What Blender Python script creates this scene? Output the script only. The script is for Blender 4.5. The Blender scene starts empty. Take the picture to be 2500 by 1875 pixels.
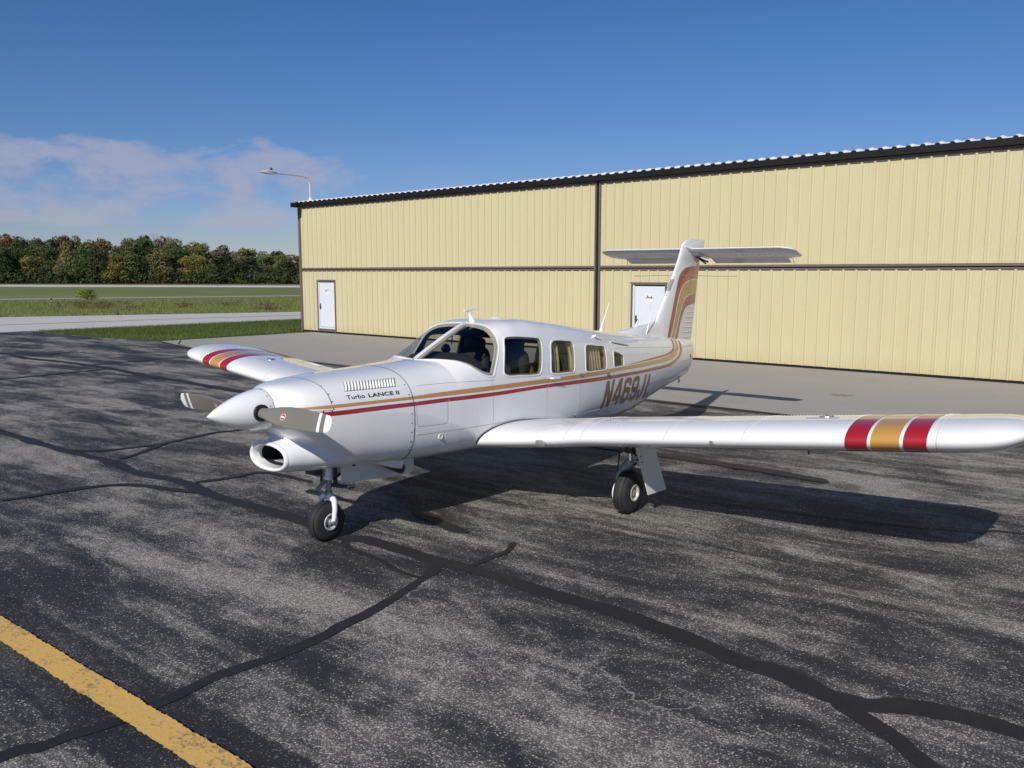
import bpy, bmesh, math, random
import numpy as np
from mathutils import Vector, Matrix, noise as mnoise
from mathutils.bvhtree import BVHTree

rnd = random.Random(7)
rng = np.random.default_rng(7)
scene = bpy.context.scene
col = scene.collection
R = math.radians

# ------------------------------------------------------------------ camera
# world axes: X = toward the aircraft's left wing, Y = aft along the aircraft, Z = up
cam_d = bpy.data.cameras.new('camera'); cam = bpy.data.objects.new('camera', cam_d); col.objects.link(cam)
cam.location = (5.8324, -4.4093, 2.3859)
yaw, pitch = R(-38.035), R(-7.515)
fwd = Vector((math.cos(pitch)*math.sin(yaw), math.cos(pitch)*math.cos(yaw), math.sin(pitch)))
cam.rotation_euler = fwd.to_track_quat('-Z', 'Y').to_euler()
cam_d.sensor_width = 36.0; cam_d.lens = 36.0*2047.76/2500.0
cam_d.clip_start = 0.1; cam_d.clip_end = 6000
scene.camera = cam

# ------------------------------------------------------------------ sky and sun
SUN = Vector((0.42, -1.37, 1.0)).normalized()          # direction toward the sun
sun_el = math.asin(SUN.z); sun_az = math.atan2(SUN.x, SUN.y)
world = bpy.data.worlds.new('World'); scene.world = world; world.use_nodes = True
nt = world.node_tree; nt.nodes.clear()
def N(tree, typ, **kw):
    n = tree.nodes.new(typ)
    for k, v in kw.items(): setattr(n, k, v)
    return n
def math_n(t, op, a, b=None, c=None, clamp=False):
    n = t.nodes.new('ShaderNodeMath'); n.operation = op; n.use_clamp = clamp
    for i, v in enumerate((a, b, c)):
        if v is None: continue
        if isinstance(v, (int, float)): n.inputs[i].default_value = v
        else: t.links.new(v, n.inputs[i])
    return n.outputs[0]
def mixc(t, fac, a, b, blend='MIX'):
    n = t.nodes.new('ShaderNodeMix'); n.data_type = 'RGBA'; n.blend_type = blend
    for k, v in ((0, fac), (6, a), (7, b)):
        if isinstance(v, (int, float)): n.inputs[k].default_value = v
        elif isinstance(v, tuple): n.inputs[k].default_value = (*v[:3], 1)
        else: t.links.new(v, n.inputs[k])
    return n.outputs[2]
def maprange(t, v, a, b, c=0.0, d=1.0, smooth=True):
    n = t.nodes.new('ShaderNodeMapRange'); n.interpolation_type = 'SMOOTHSTEP' if smooth else 'LINEAR'
    t.links.new(v, n.inputs[0])
    for i, x in enumerate((a, b, c, d)): n.inputs[i+1].default_value = x
    return n.outputs[0]
def noise_n(t, vec, scale, detail=4.0, rough=0.55, dist=0.0):
    n = t.nodes.new('ShaderNodeTexNoise'); n.inputs['Scale'].default_value = scale
    n.inputs['Detail'].default_value = detail; n.inputs['Roughness'].default_value = rough
    n.inputs['Distortion'].default_value = dist
    if vec is not None: t.links.new(vec, n.inputs['Vector'])
    return n.outputs['Fac']
def mapping(t, vec, scale=(1, 1, 1), loc=(0, 0, 0), rot=(0, 0, 0)):
    n = t.nodes.new('ShaderNodeMapping'); t.links.new(vec, n.inputs[0])
    n.inputs['Scale'].default_value = scale; n.inputs['Location'].default_value = loc; n.inputs['Rotation'].default_value = rot
    return n.outputs[0]
sky = N(nt, 'ShaderNodeTexSky', sky_type='NISHITA'); sky.sun_disc = False
sky.sun_elevation = sun_el; sky.sun_rotation = sun_az; sky.altitude = 200
sky.air_density = 1.0; sky.dust_density = 0.0; sky.ozone_density = 1.6
tc = N(nt, 'ShaderNodeTexCoord')
sep = N(nt, 'ShaderNodeSeparateXYZ'); nt.links.new(tc.outputs['Generated'], sep.inputs[0])
dz = math_n(nt, 'MAXIMUM', sep.outputs[2], 0.0)
cu = math_n(nt, 'ARCTAN2', sep.outputs[0], sep.outputs[1]); cv = math_n(nt, 'MULTIPLY', dz, 2.1)
cmb = N(nt, 'ShaderNodeCombineXYZ'); nt.links.new(cu, cmb.inputs[0]); nt.links.new(cv, cmb.inputs[1])
n1 = noise_n(nt, mapping(nt, cmb.outputs[0], (1, 1, 1), (3.1, 1.7, 0)), 10.5, 9, 0.60, 0.25)
n2 = noise_n(nt, mapping(nt, cmb.outputs[0], (1, 1, 1), (9.3, 4.2, 0)), 3.4, 3, 0.5)
cl = math_n(nt, 'ADD', math_n(nt, 'MULTIPLY', n1, 0.78), math_n(nt, 'MULTIPLY', n2, 0.26))
az = math_n(nt, 'ARCTAN2', sep.outputs[0], sep.outputs[1])     # 0 = +Y, negative toward -X
band = math_n(nt, 'MULTIPLY', maprange(nt, dz, 0.036, 0.056), maprange(nt, dz, 0.185, 0.115))
side = maprange(nt, az, -0.62, -1.02)                          # the cloud bank lies over the runway side
thr = math_n(nt, 'SUBTRACT', 0.74, math_n(nt, 'MULTIPLY', math_n(nt, 'MULTIPLY', band, side), 0.305))
cden = math_n(nt, 'MULTIPLY', math_n(nt, 'SUBTRACT', cl, thr), 7.5, clamp=True)
cden = math_n(nt, 'MULTIPLY', cden, maprange(nt, dz, 0.0, 0.05))
cden = math_n(nt, 'MULTIPLY', cden, 0.66)
hs = N(nt, 'ShaderNodeHueSaturation'); hs.inputs['Saturation'].default_value = 1.30; nt.links.new(sky.outputs[0], hs.inputs['Color'])
tint = mixc(nt, maprange(nt, dz, 0.0, 0.30), (0.66, 0.73, 1.12), (0.84, 0.93, 1.20))
skyb = mixc(nt, 1.0, hs.outputs[0], tint, 'MULTIPLY')
skyc = mixc(nt, cden, skyb, (6.3, 6.5, 7.9))
bg = N(nt, 'ShaderNodeBackground'); bg.inputs[1].default_value = 0.064
nt.links.new(skyc, bg.inputs[0])
wo = N(nt, 'ShaderNodeOutputWorld'); nt.links.new(bg.outputs[0], wo.inputs[0])

sd = bpy.data.lights.new('sun', 'SUN'); sun = bpy.data.objects.new('sun', sd); col.objects.link(sun)
sd.energy = 4.6; sd.angle = R(0.53); sd.color = (1.0, 0.955, 0.89)
sun.rotation_euler = SUN.to_track_quat('Z', 'Y').to_euler(); sun.location = (30, -90, 70)

scene.view_settings.view_transform = 'Standard'; scene.view_settings.look = 'None'
scene.view_settings.exposure = 0.0; scene.view_settings.gamma = 1.0
scene.view_settings.use_curve_mapping = False
scene.render.engine = 'CYCLES'
scene.cycles.max_bounces = 6; scene.cycles.diffuse_bounces = 3; scene.cycles.glossy_bounces = 4; scene.cycles.transparent_max_bounces = 16

# ------------------------------------------------------------------ materials
MATS = {}
def new_mat(name):
    m = bpy.data.materials.new(name); m.use_nodes = True
    t = m.node_tree; t.nodes.clear()
    out = t.nodes.new('ShaderNodeOutputMaterial'); MATS[name] = m
    return m, t, out
def principled(t, out, color=(0.8, 0.8, 0.8), rough=0.5, metal=0.0, coat=0.0, spec=0.5):
    p = t.nodes.new('ShaderNodeBsdfPrincipled')
    if isinstance(color, tuple): p.inputs['Base Color'].default_value = (*color[:3], 1)
    else: t.links.new(color, p.inputs['Base Color'])
    if isinstance(rough, (int, float)): p.inputs['Roughness'].default_value = rough
    else: t.links.new(rough, p.inputs['Roughness'])
    p.inputs['Metallic'].default_value = metal
    p.inputs['Coat Weight'].default_value = coat; p.inputs['Coat Roughness'].default_value = 0.04
    p.inputs['Specular IOR Level'].default_value = spec
    t.links.new(p.outputs[0], out.inputs[0])
    return p
def objco(t):
    return t.nodes.new('ShaderNodeTexCoord').outputs['Object']
def geopos(t):
    return t.nodes.new('ShaderNodeNewGeometry').outputs['Position']
def bump(t, p, h, strength=0.3, dist=0.01):
    b = t.nodes.new('ShaderNodeBump'); b.inputs['Strength'].default_value = strength; b.inputs['Distance'].default_value = dist
    t.links.new(h, b.inputs['Height']); t.links.new(b.outputs[0], p.inputs['Normal']); return b
def simple(name, color, rough=0.5, metal=0.0, coat=0.0, var=0.12, vscale=6.0, spec=0.5, bumpv=0.0):
    """plain material with a little uneven tone and gloss"""
    m, t, out = new_mat(name)
    co = objco(t); n = noise_n(t, co, vscale, 5, 0.6)
    c = mixc(t, n, tuple(x*(1-var) for x in color), tuple(min(1, x*(1+var)) for x in color))
    r = math_n(t, 'ADD', rough, math_n(t, 'MULTIPLY', math_n(t, 'SUBTRACT', n, 0.5), 0.15))
    p = principled(t, out, c, r, metal, coat, spec)
    if bumpv: bump(t, p, noise_n(t, co, vscale*12, 3), bumpv, 0.004)
    return m
def paint(name, color, rough=0.28, coat=1.0, dirt=0.06):
    """sprayed aircraft enamel: faint waviness in the sheet, dusty film, soft clear gloss"""
    m, t, out = new_mat(name)
    co = geopos(t)
    n = noise_n(t, co, 3.0, 6, 0.65); n2 = noise_n(t, mapping(t, co, (2, 0.5, 6)), 5.0, 4, 0.6)
    c = mixc(t, math_n(t, 'MULTIPLY', math_n(t, 'MULTIPLY', n, n2), dirt*4, clamp=True), color, tuple(x*0.72 for x in color))
    r = math_n(t, 'ADD', rough-0.05, math_n(t, 'MULTIPLY', n2, 0.12))
    p = principled(t, out, c, r, 0, coat, 0.5)
    bump(t, p, noise_n(t, mapping(t, co, (1, 1, 1)), 2.6, 2, 0.4), 0.06, 0.02)
    return m
paint('white_paint', (0.80, 0.80, 0.79))
paint('gold_paint', (0.50, 0.265, 0.060), 0.3, 0.9)
paint('red_paint', (0.36, 0.014, 0.020), 0.3, 0.9)
paint('letter_brown', (0.23, 0.115, 0.036), 0.32, 0.3)
paint('offwhite_paint', (0.70, 0.69, 0.65), 0.35, 0.2)
simple('black_print', (0.012, 0.012, 0.014), 0.4)
simple('seam_dark', (0.10, 0.10, 0.11), 0.6)
simple('seam_soft', (0.42, 0.42, 0.43), 0.5)
simple('prop_grey', (0.165, 0.158, 0.132), 0.42, var=0.06)
simple('prop_white', (0.72, 0.72, 0.70), 0.4)
simple('rubber', (0.022, 0.022, 0.023), 0.72, var=0.35, vscale=14, bumpv=0.15)
simple('gasket', (0.010, 0.010, 0.011), 0.55)
simple('bare_metal', (0.55, 0.55, 0.56), 0.32, 0.9)
simple('dark_metal', (0.06, 0.062, 0.068), 0.45, 0.5, var=0.4, vscale=30)
simple('rim_silver', (0.66, 0.64, 0.58), 0.38, 0.55, var=0.25, vscale=25)
simple('lamp_grey', (0.55, 0.56, 0.55), 0.45, 0.1)
simple('chrome', (0.75, 0.75, 0.76), 0.12, 1.0)
simple('strut_grey', (0.33, 0.35, 0.38), 0.4, 0.3, var=0.3, vscale=20)
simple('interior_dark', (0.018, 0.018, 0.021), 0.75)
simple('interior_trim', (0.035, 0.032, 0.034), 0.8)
simple('liner_cream', (0.50, 0.46, 0.36), 0.7)
simple('seat_tan', (0.40, 0.20, 0.10), 0.6, var=0.3, vscale=12)
simple('headset_navy', (0.012, 0.014, 0.035), 0.4)
simple('curtain_cream', (0.66, 0.58, 0.40), 0.85, var=0.15)
simple('lens_grey', (0.35, 0.36, 0.36), 0.25, 0.2)
simple('nav_green', (0.02, 0.25, 0.10), 0.15)
simple('nav_red', (0.40, 0.01, 0.01), 0.15)
simple('logo_red', (0.42, 0.06, 0.03), 0.4)
def glass_mat(name, tint, gloss_min=0.04):
    m, t, out = new_mat(name)
    tr = t.nodes.new('ShaderNodeBsdfTransparent'); tr.inputs[0].default_value = (*tint, 1)
    gl = t.nodes.new('ShaderNodeBsdfGlossy'); gl.inputs['Roughness'].default_value = 0.015
    ge = t.nodes.new('ShaderNodeNewGeometry'); dt = t.nodes.new('ShaderNodeVectorMath'); dt.operation = 'DOT_PRODUCT'
    t.links.new(ge.outputs['Normal'], dt.inputs[0]); t.links.new(ge.outputs['Incoming'], dt.inputs[1])
    om = math_n(t, 'SUBTRACT', 1.0, math_n(t, 'ABSOLUTE', dt.outputs['Value']), clamp=True)      # Schlick, both faces of the sheet
    f = math_n(t, 'ADD', gloss_min, math_n(t, 'MULTIPLY', math_n(t, 'POWER', om, 5.0), 0.90), clamp=True)
    mx = t.nodes.new('ShaderNodeMixShader'); t.links.new(f, mx.inputs[0])
    t.links.new(tr.outputs[0], mx.inputs[1]); t.links.new(gl.outputs[0], mx.inputs[2]); t.links.new(mx.outputs[0], out.inputs[0])
    return m
glass_mat('plexiglass', (0.80, 0.82, 0.82))
glass_mat('smoked_plexiglass', (0.62, 0.62, 0.55), 0.05)

# hangar
def hangar_sheet():
    m, t, out = new_mat('hangar_sheet')
    co = geopos(t); oi = t.nodes.new('ShaderNodeObjectInfo')
    n = noise_n(t, mapping(t, co, (1.3, 1.3, 0.35)), 1.5, 5, 0.6)
    st = noise_n(t, mapping(t, co, (22, 22, 0.5)), 1.0, 3, 0.6)
    c = mixc(t, n, (0.525, 0.462, 0.272), (0.580, 0.515, 0.315))
    c = mixc(t, maprange(t, st, 0.52, 0.75, 0, 0.22), c, (0.47, 0.40, 0.23))
    sp = t.nodes.new('ShaderNodeSeparateXYZ'); t.links.new(geopos(t), sp.inputs[0])
    c = mixc(t, math_n(t, 'MULTIPLY', oi.outputs['Random'], 0.16), c, (0.49, 0.44, 0.29))
    low = math_n(t, 'MULTIPLY', maprange(t, sp.outputs[2], 0.45, 0.05), noise_n(t, mapping(t, geopos(t), (9, 9, 3)), 1, 4))
    c = mixc(t, math_n(t, 'MULTIPLY', low, 0.45), c, (0.42, 0.28, 0.12))
    p = principled(t, out, c, 0.42, 0, 0.0, 0.45)
    bump(t, p, noise_n(t, mapping(t, co, (2.5, 2.5, 0.8)), 1.4, 2), 0.12, 0.02)
hangar_sheet()
simple('trim_brown', (0.135, 0.105, 0.088), 0.5, var=0.15, vscale=2)
simple('fascia_black', (0.009, 0.008, 0.008), 0.6, spec=0.25)
simple('roof_white', (0.78, 0.78, 0.77), 0.4)
simple('door_white', (0.62, 0.65, 0.69), 0.4, var=0.04)
simple('backing_dark', (0.03, 0.028, 0.026), 0.8)
simple('galvanised', (0.42, 0.43, 0.43), 0.45, 0.5)

# ground
def asphalt():
    m, t, out = new_mat('asphalt')
    co = geopos(t)
    sp = t.nodes.new('ShaderNodeSeparateXYZ'); t.links.new(co, sp.inputs[0])
    warp = noise_n(t, co, 0.35, 2)
    streak = noise_n(t, mapping(t, co, (0.16, 1.05, 1)), 1.0, 5, 0.62, 0.8)
    patch = noise_n(t, mapping(t, co, (0.55, 0.9, 1), (4, 9, 0)), 0.9, 6, 0.68, 0.5)
    mid = noise_n(t, mapping(t, co, (1, 1.7, 1)), 3.2, 5, 0.7, 0.6)
    streak2 = noise_n(t, mapping(t, co, (0.42, 3.0, 1), (1, 2, 0)), 1.0, 5, 0.65, 0.6)
    big = math_n(t, 'ADD', math_n(t, 'MULTIPLY', streak, 0.44), math_n(t, 'ADD', math_n(t, 'MULTIPLY', patch, 0.28), math_n(t, 'MULTIPLY', streak2, 0.28)))
    def ridge(vec, scale, pw):
        n = noise_n(t, vec, scale, 6, 0.62, 0.9)
        return math_n(t, 'POWER', math_n(t, 'SUBTRACT', 1.0, math_n(t, 'ABSOLUTE', math_n(t, 'SUBTRACT', math_n(t, 'MULTIPLY', n, 2.0), 1.0)), clamp=True), pw)
    rg = math_n(t, 'MULTIPLY', ridge(mapping(t, co, (0.55, 1.5, 1), (11, 5, 0)), 1.0, 9.0), maprange(t, patch, 0.42, 0.58))
    rg2 = math_n(t, 'MULTIPLY', ridge(mapping(t, co, (0.9, 1.6, 1), (2, 17, 0)), 2.6, 7.0), maprange(t, streak, 0.40, 0.60))
    wear = math_n(t, 'ADD', math_n(t, 'MULTIPLY', maprange(t, big, 0.455, 0.61), 0.74), math_n(t, 'ADD', math_n(t, 'MULTIPLY', rg, 0.55), math_n(t, 'MULTIPLY', rg2, 0.30)))
    wear = math_n(t, 'MULTIPLY', wear, maprange(t, mid, 0.25, 0.60, 0.55, 1.12), clamp=True)
    # fine pale veins where the seal coat has split
    v = t.nodes.new('ShaderNodeTexVoronoi'); v.feature = 'DISTANCE_TO_EDGE'; v.inputs['Scale'].default_value = 0.75
    wv = t.nodes.new('ShaderNodeVectorMath'); wv.operation = 'ADD'
    nz = t.nodes.new('ShaderNodeTexNoise'); nz.inputs['Scale'].default_value = 2.2; nz.inputs['Detail'].default_value = 5
    t.links.new(co, nz.inputs['Vector']); t.links.new(co, wv.inputs[0])
    sc = t.nodes.new('ShaderNodeVectorMath'); sc.operation = 'SCALE'; sc.inputs['Scale'].default_value = 0.9
    t.links.new(nz.outputs['Color'], sc.inputs[0]); t.links.new(sc.outputs[0], wv.inputs[1]); t.links.new(wv.outputs[0], v.inputs['Vector'])
    vein = math_n(t, 'MULTIPLY', maprange(t, v.outputs['Distance'], 0.009, 0.001), maprange(t, noise_n(t, co, 0.9, 3), 0.52, 0.68))
    # black sprayed border beside the yellow line, uneven edge
    edge = math_n(t, 'MULTIPLY', math_n(t, 'SUBTRACT', noise_n(t, co, 7, 4, 0.7), 0.5), 0.14)
    dl = math_n(t, 'ADD', math_n(t, 'ABSOLUTE', math_n(t, 'ADD', sp.outputs[1], 2.292)), edge)
    border = maprange(t, dl, 0.325, 0.29)
    wear = math_n(t, 'MULTIPLY', wear, math_n(t, 'SUBTRACT', 1.0, math_n(t, 'MULTIPLY', border, 0.55)))
    # chippings
    def chips(scale, loc):
        vo = t.nodes.new('ShaderNodeTexVoronoi'); vo.inputs['Scale'].default_value = scale
        t.links.new(mapping(t, co, (1, 1, 1), loc), vo.inputs['Vector'])
        s2 = t.nodes.new('ShaderNodeSeparateColor'); t.links.new(vo.outputs['Color'], s2.inputs[0])
        return s2.outputs[0], s2.outputs[1], vo.outputs['Distance']
    r1, r2, d1 = chips(88, (0, 0, 0))
    r3, r4, d2 = chips(150, (5, 3, 0))
    thr = math_n(t, 'SUBTRACT', 0.975, math_n(t, 'MULTIPLY', wear, 0.60))
    chip = math_n(t, 'MULTIPLY', math_n(t, 'GREATER_THAN', r1, thr), maprange(t, d1, 0.62, 0.40))
    chip2 = math_n(t, 'MULTIPLY', math_n(t, 'GREATER_THAN', r3, math_n(t, 'ADD', thr, 0.02)), maprange(t, d2, 0.62, 0.35))
    chips_ = math_n(t, 'MAXIMUM', chip, math_n(t, 'MULTIPLY', chip2, 0.9))
    dark = mixc(t, patch, (0.018, 0.018, 0.021), (0.034, 0.034, 0.037))
    dark = mixc(t, math_n(t, 'MULTIPLY', wear, 0.85), dark, (0.165, 0.151, 0.132))
    stone = mixc(t, r2, (0.20, 0.186, 0.165), (0.56, 0.52, 0.465))
    c = mixc(t, math_n(t, 'MULTIPLY', chips_, math_n(t, 'ADD', 0.72, math_n(t, 'MULTIPLY', wear, 0.28), clamp=True)), dark, stone)
    c = mixc(t, math_n(t, 'MULTIPLY', vein, 0.60), c, (0.36, 0.34, 0.31))
    c = mixc(t, math_n(t, 'MULTIPLY', border, 0.55), c, (0.010, 0.010, 0.013))
    p = principled(t, out, c, 0.72, 0, 0, 0.35)
    h = math_n(t, 'SUBTRACT', math_n(t, 'MULTIPLY', r1, 0.35), math_n(t, 'MULTIPLY', d1, 0.9))
    bump(t, p, h, 0.55, 0.006)
asphalt()
def seal():
    m, t, out = new_mat('crack_seal')
    co = geopos(t); n = noise_n(t, co, 6, 6, 0.65); n2 = noise_n(t, mapping(t, co, (1, 1, 1)), 45, 3)
    c = mixc(t, n, (0.012, 0.0115, 0.012), (0.028, 0.026, 0.0255))
    c = mixc(t, maprange(t, n2, 0.66, 0.74, 0, 0.5), c, (0.10, 0.095, 0.09))
    p = principled(t, out, c, 0.62, 0, 0, 0.35); bump(t, p, n2, 0.2, 0.004)
seal()
def yellow():
    m, t, out = new_mat('yellow_line_paint')
    co = geopos(t); n = noise_n(t, co, 3.0, 6, 0.7); n2 = noise_n(t, mapping(t, co, (1, 1.4, 1)), 30, 5, 0.75)
    c = mixc(t, n, (0.56, 0.345, 0.090), (0.70, 0.450, 0.135))
    worn = maprange(t, math_n(t, 'ADD', math_n(t, 'MULTIPLY', n, 0.5), math_n(t, 'MULTIPLY', n2, 0.6)), 0.555, 0.66, 0, 0.80)
    c = mixc(t, worn, c, (0.20, 0.155, 0.08))
    p = principled(t, out, c, 0.7, 0, 0, 0.3); bump(t, p, n2, 0.5, 0.006)
yellow()
def concrete(name, a, b, tint=(0.30, 0.20, 0.13)):
    m, t, out = new_mat(name)
    co = geopos(t)
    n = noise_n(t, mapping(t, co, (0.5, 0.9, 1)), 0.6, 6, 0.65); f = noise_n(t, co, 55, 3, 0.7); st = noise_n(t, mapping(t, co, (1.4, 0.35, 1), (7, 2, 0)), 0.9, 5, 0.7)
    c = mixc(t, n, a, b)
    c = mixc(t, maprange(t, st, 0.56, 0.75, 0, 0.28), c, tint)
    c = mixc(t, maprange(t, f, 0.35, 0.7, 0.0, 0.30), c, tuple(x*0.62 for x in a))
    p = principled(t, out, c, 0.8, 0, 0, 0.3); bump(t, p, f, 0.3, 0.004)
concrete('apron_concrete', (0.29, 0.275, 0.25), (0.365, 0.345, 0.315))
concrete('taxiway_concrete', (0.48, 0.455, 0.425), (0.57, 0.54, 0.51))
concrete('runway_concrete', (0.52, 0.50, 0.47), (0.60, 0.58, 0.54))
concrete('dry_verge', (0.20, 0.13, 0.07), (0.28, 0.18, 0.10))
def grass_ground():
    m, t, out = new_mat('grass_ground')
    co = geopos(t)
    n = noise_n(t, mapping(t, co, (0.6, 1, 1)), 0.05, 6, 0.65); n2 = noise_n(t, co, 1.2, 5, 0.7); n3 = noise_n(t, mapping(t, co, (1, 1, 1), (30, 8, 0)), 0.10, 5, 0.6, 1.0)
    c = mixc(t, n2, (0.100, 0.140, 0.036), (0.170, 0.205, 0.062))
    c = mixc(t, maprange(t, n, 0.45, 0.7, 0, 0.7), c, (0.225, 0.215, 0.085))
    c = mixc(t, maprange(t, n3, 0.58, 0.72, 0, 0.65), c, (0.21, 0.165, 0.08))
    p = principled(t, out, c, 0.9, 0, 0, 0.15); bump(t, p, n2, 0.6, 0.08)
grass_ground()
def leaf(name, a, b):
    m, t, out = new_mat(name)
    oi = t.nodes.new('ShaderNodeObjectInfo'); n = noise_n(t, geopos(t), 0.35, 4, 0.7)
    f = math_n(t, 'ADD', math_n(t, 'MULTIPLY', n, 1.0), math_n(t, 'MULTIPLY', math_n(t, 'SUBTRACT', oi.outputs['Random'], 0.5), 0.5), clamp=True)
    c = mixc(t, maprange(t, f, 0.3, 0.75), a, b)
    p = principled(t, out, c, 0.65, 0, 0, 0.2)
    tr = t.nodes.new('ShaderNodeBsdfTranslucent'); t.links.new(c, tr.inputs[0])
    mx = t.nodes.new('ShaderNodeMixShader'); mx.inputs[0].default_value = 0.22
    t.links.new(p.outputs[0], mx.inputs[1]); t.links.new(tr.outputs[0], mx.inputs[2]); t.links.new(mx.outputs[0], out.inputs[0])
leaf('leaf_dark', (0.0255, 0.0433, 0.0153), (0.0574, 0.0790, 0.0255))
leaf('leaf_green', (0.0521, 0.0922, 0.0238), (0.1190, 0.1636, 0.0446))
leaf('leaf_yellow', (0.1228, 0.1300, 0.0318), (0.2384, 0.2167, 0.0506))
leaf('leaf_olive', (0.0939, 0.0983, 0.0347), (0.1734, 0.1590, 0.0578))
leaf('leaf_rust', (0.1088, 0.0640, 0.0256), (0.1920, 0.1024, 0.0358))
leaf('leaf_grey', (0.1350, 0.1170, 0.0825), (0.2250, 0.1875, 0.1275))
leaf('leaf_bush', (0.1800, 0.2250, 0.0330), (0.3600, 0.3750, 0.0525))
leaf('grass_blade', (0.095, 0.135, 0.034), (0.210, 0.230, 0.072))
leaf('weed_brown', (0.1500, 0.1125, 0.0600), (0.2550, 0.1950, 0.0975))
simple('bark', (0.075, 0.060, 0.048), 0.9, var=0.3)
simple('bark_pale', (0.30, 0.28, 0.25), 0.9, var=0.3)
simple('marker_yellow', (0.60, 0.36, 0.03), 0.5)

# ------------------------------------------------------------------ mesh helpers
def link(o, parent=None):
    col.objects.link(o)
    if parent is not None:
        o.parent = parent
        if parent.get('_w'): o.matrix_parent_inverse = Matrix.Translation(-parent.location)
    return o
def mesh(name, verts, faces, mats, smooth=True, midx=None, fix=False, auto=None):
    me = bpy.data.meshes.new(name)
    me.from_pydata([tuple(map(float, v)) for v in verts], [], [tuple(map(int, f)) for f in faces])
    if isinstance(mats, str): mats = [mats]
    for m in mats: me.materials.append(MATS[m])
    if midx is not None: me.polygons.foreach_set('material_index', np.asarray(midx, dtype=np.int32))
    if fix:
        bm = bmesh.new(); bm.from_mesh(me); bmesh.ops.remove_doubles(bm, verts=bm.verts, dist=1e-5)
        bmesh.ops.recalc_face_normals(bm, faces=bm.faces); bm.to_mesh(me); bm.free()
    me.polygons.foreach_set('use_smooth', np.full(len(me.polygons), smooth, dtype=bool))
    if auto is not None and smooth: me.set_sharp_from_angle(angle=R(auto))
    me.update()
    return me
def obj(name, verts, faces, mats, parent=None, smooth=True, midx=None, fix=False, auto=None):
    return link(bpy.data.objects.new(name, mesh(name, verts, faces, mats, smooth, midx, fix, auto)), parent)
def thing(name, label, cat, loc=(0, 0, 0), rz=0.0, group=None, world_children=False):
    o = bpy.data.objects.new(name, None); o.empty_display_size = 0.3; col.objects.link(o)
    o.location = loc; o.rotation_euler = (0, 0, rz); tag(o, label, cat, group)
    if world_children: o['_w'] = 1
    return o
def tag(o, label=None, cat=None, group=None, kind=None):
    if label: o['label'] = label
    if cat: o['category'] = cat
    if group: o['group'] = group
    if kind: o['kind'] = kind
    return o
class MB:
    """collects simple solids into one mesh"""
    def __init__(s): s.v = []; s.f = []
    def add(s, v, f):
        b = len(s.v); s.v += [tuple(x) for x in v]; s.f += [tuple(i+b for i in q) for q in f]; return s
    def box(s, a, b):
        (x0, y0, z0), (x1, y1, z1) = a, b
        return s.add([(x0,y0,z0),(x1,y0,z0),(x1,y1,z0),(x0,y1,z0),(x0,y0,z1),(x1,y0,z1),(x1,y1,z1),(x0,y1,z1)],
                     [(0,3,2,1),(4,5,6,7),(0,1,5,4),(1,2,6,5),(2,3,7,6),(3,0,4,7)])
    def tube(s, pts, rad, n=12, cap=True):
        pts = [Vector(p) for p in pts]; rad = rad if hasattr(rad, '__len__') else [rad]*len(pts)
        rings = []; b = len(s.v)
        up = None
        for i, p in enumerate(pts):
            d = (pts[min(i+1, len(pts)-1)]-pts[max(i-1, 0)]).normalized()
            if up is None: up = Vector((0, 0, 1)) if abs(d.z) < 0.9 else Vector((1, 0, 0))
            u = d.cross(up).normalized(); w = u.cross(d).normalized(); up = w
            for k in range(n):
                a = 2*math.pi*k/n; s.v.append(tuple(p+(u*math.cos(a)+w*math.sin(a))*rad[i]))
        for i in range(len(pts)-1):
            for k in range(n):
                a = b+i*n+k; c = b+i*n+(k+1) % n
                s.f.append((a, c, c+n, a+n))
        if cap:
            s.f.append(tuple(b+k for k in reversed(range(n)))); e = b+(len(pts)-1)*n; s.f.append(tuple(e+k for k in range(n)))
        return s
    def lathe(s, origin, axis, prof, n=32, ref=None):
        """prof: (distance along axis, radius)"""
        o = Vector(origin); ax = Vector(axis).normalized()
        u = ax.orthogonal().normalized(); w = ax.cross(u); b = len(s.v)
        for (d, r) in prof:
            for k in range(n):
                a = 2*math.pi*k/n; s.v.append(tuple(o+ax*d+(u*math.cos(a)+w*math.sin(a))*r))
        for i in range(len(prof)-1):
            for k in range(n):
                a = b+i*n+k; c = b+i*n+(k+1) % n; s.f.append((a, c, c+n, a+n))
        return s
    def plate(s, poly, nrm, th):
        """polygon with thickness"""
        nrm = Vector(nrm).normalized()*th; b = len(s.v); n = len(poly)
        s.v += [tuple(p) for p in poly]+[tuple(Vector(p)+nrm) for p in poly]
        s.f += [tuple(b+i for i in range(n)), tuple(b+n+i for i in reversed(range(n)))]
        for i in range(n): s.f.append((b+i, b+n+i, b+n+(i+1) % n, b+(i+1) % n))
        return s
    def make(s, name, mat, parent=None, smooth=False, auto=35, fix=True):
        return obj(name, s.v, s.f, mat, parent, smooth, fix=fix, auto=auto if smooth else None)
def sheet(name, poly, z, mat, kind='structure', parent=None):
    """flat ground sheet from (X,Y) points"""
    o = obj(name, [(x, y, z) for x, y in poly], [tuple(range(len(poly)))], mat, parent, False)
    bm = bmesh.new(); bm.from_mesh(o.data); bmesh.ops.triangulate(bm, faces=bm.faces)
    bmesh.ops.recalc_face_normals(bm, faces=bm.faces)
    if bm.faces and sum(f.normal.z for f in bm.faces) < 0: bmesh.ops.reverse_faces(bm, faces=bm.faces)
    bm.to_mesh(o.data); bm.free()
    if kind: o['kind'] = kind
    return o
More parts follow.
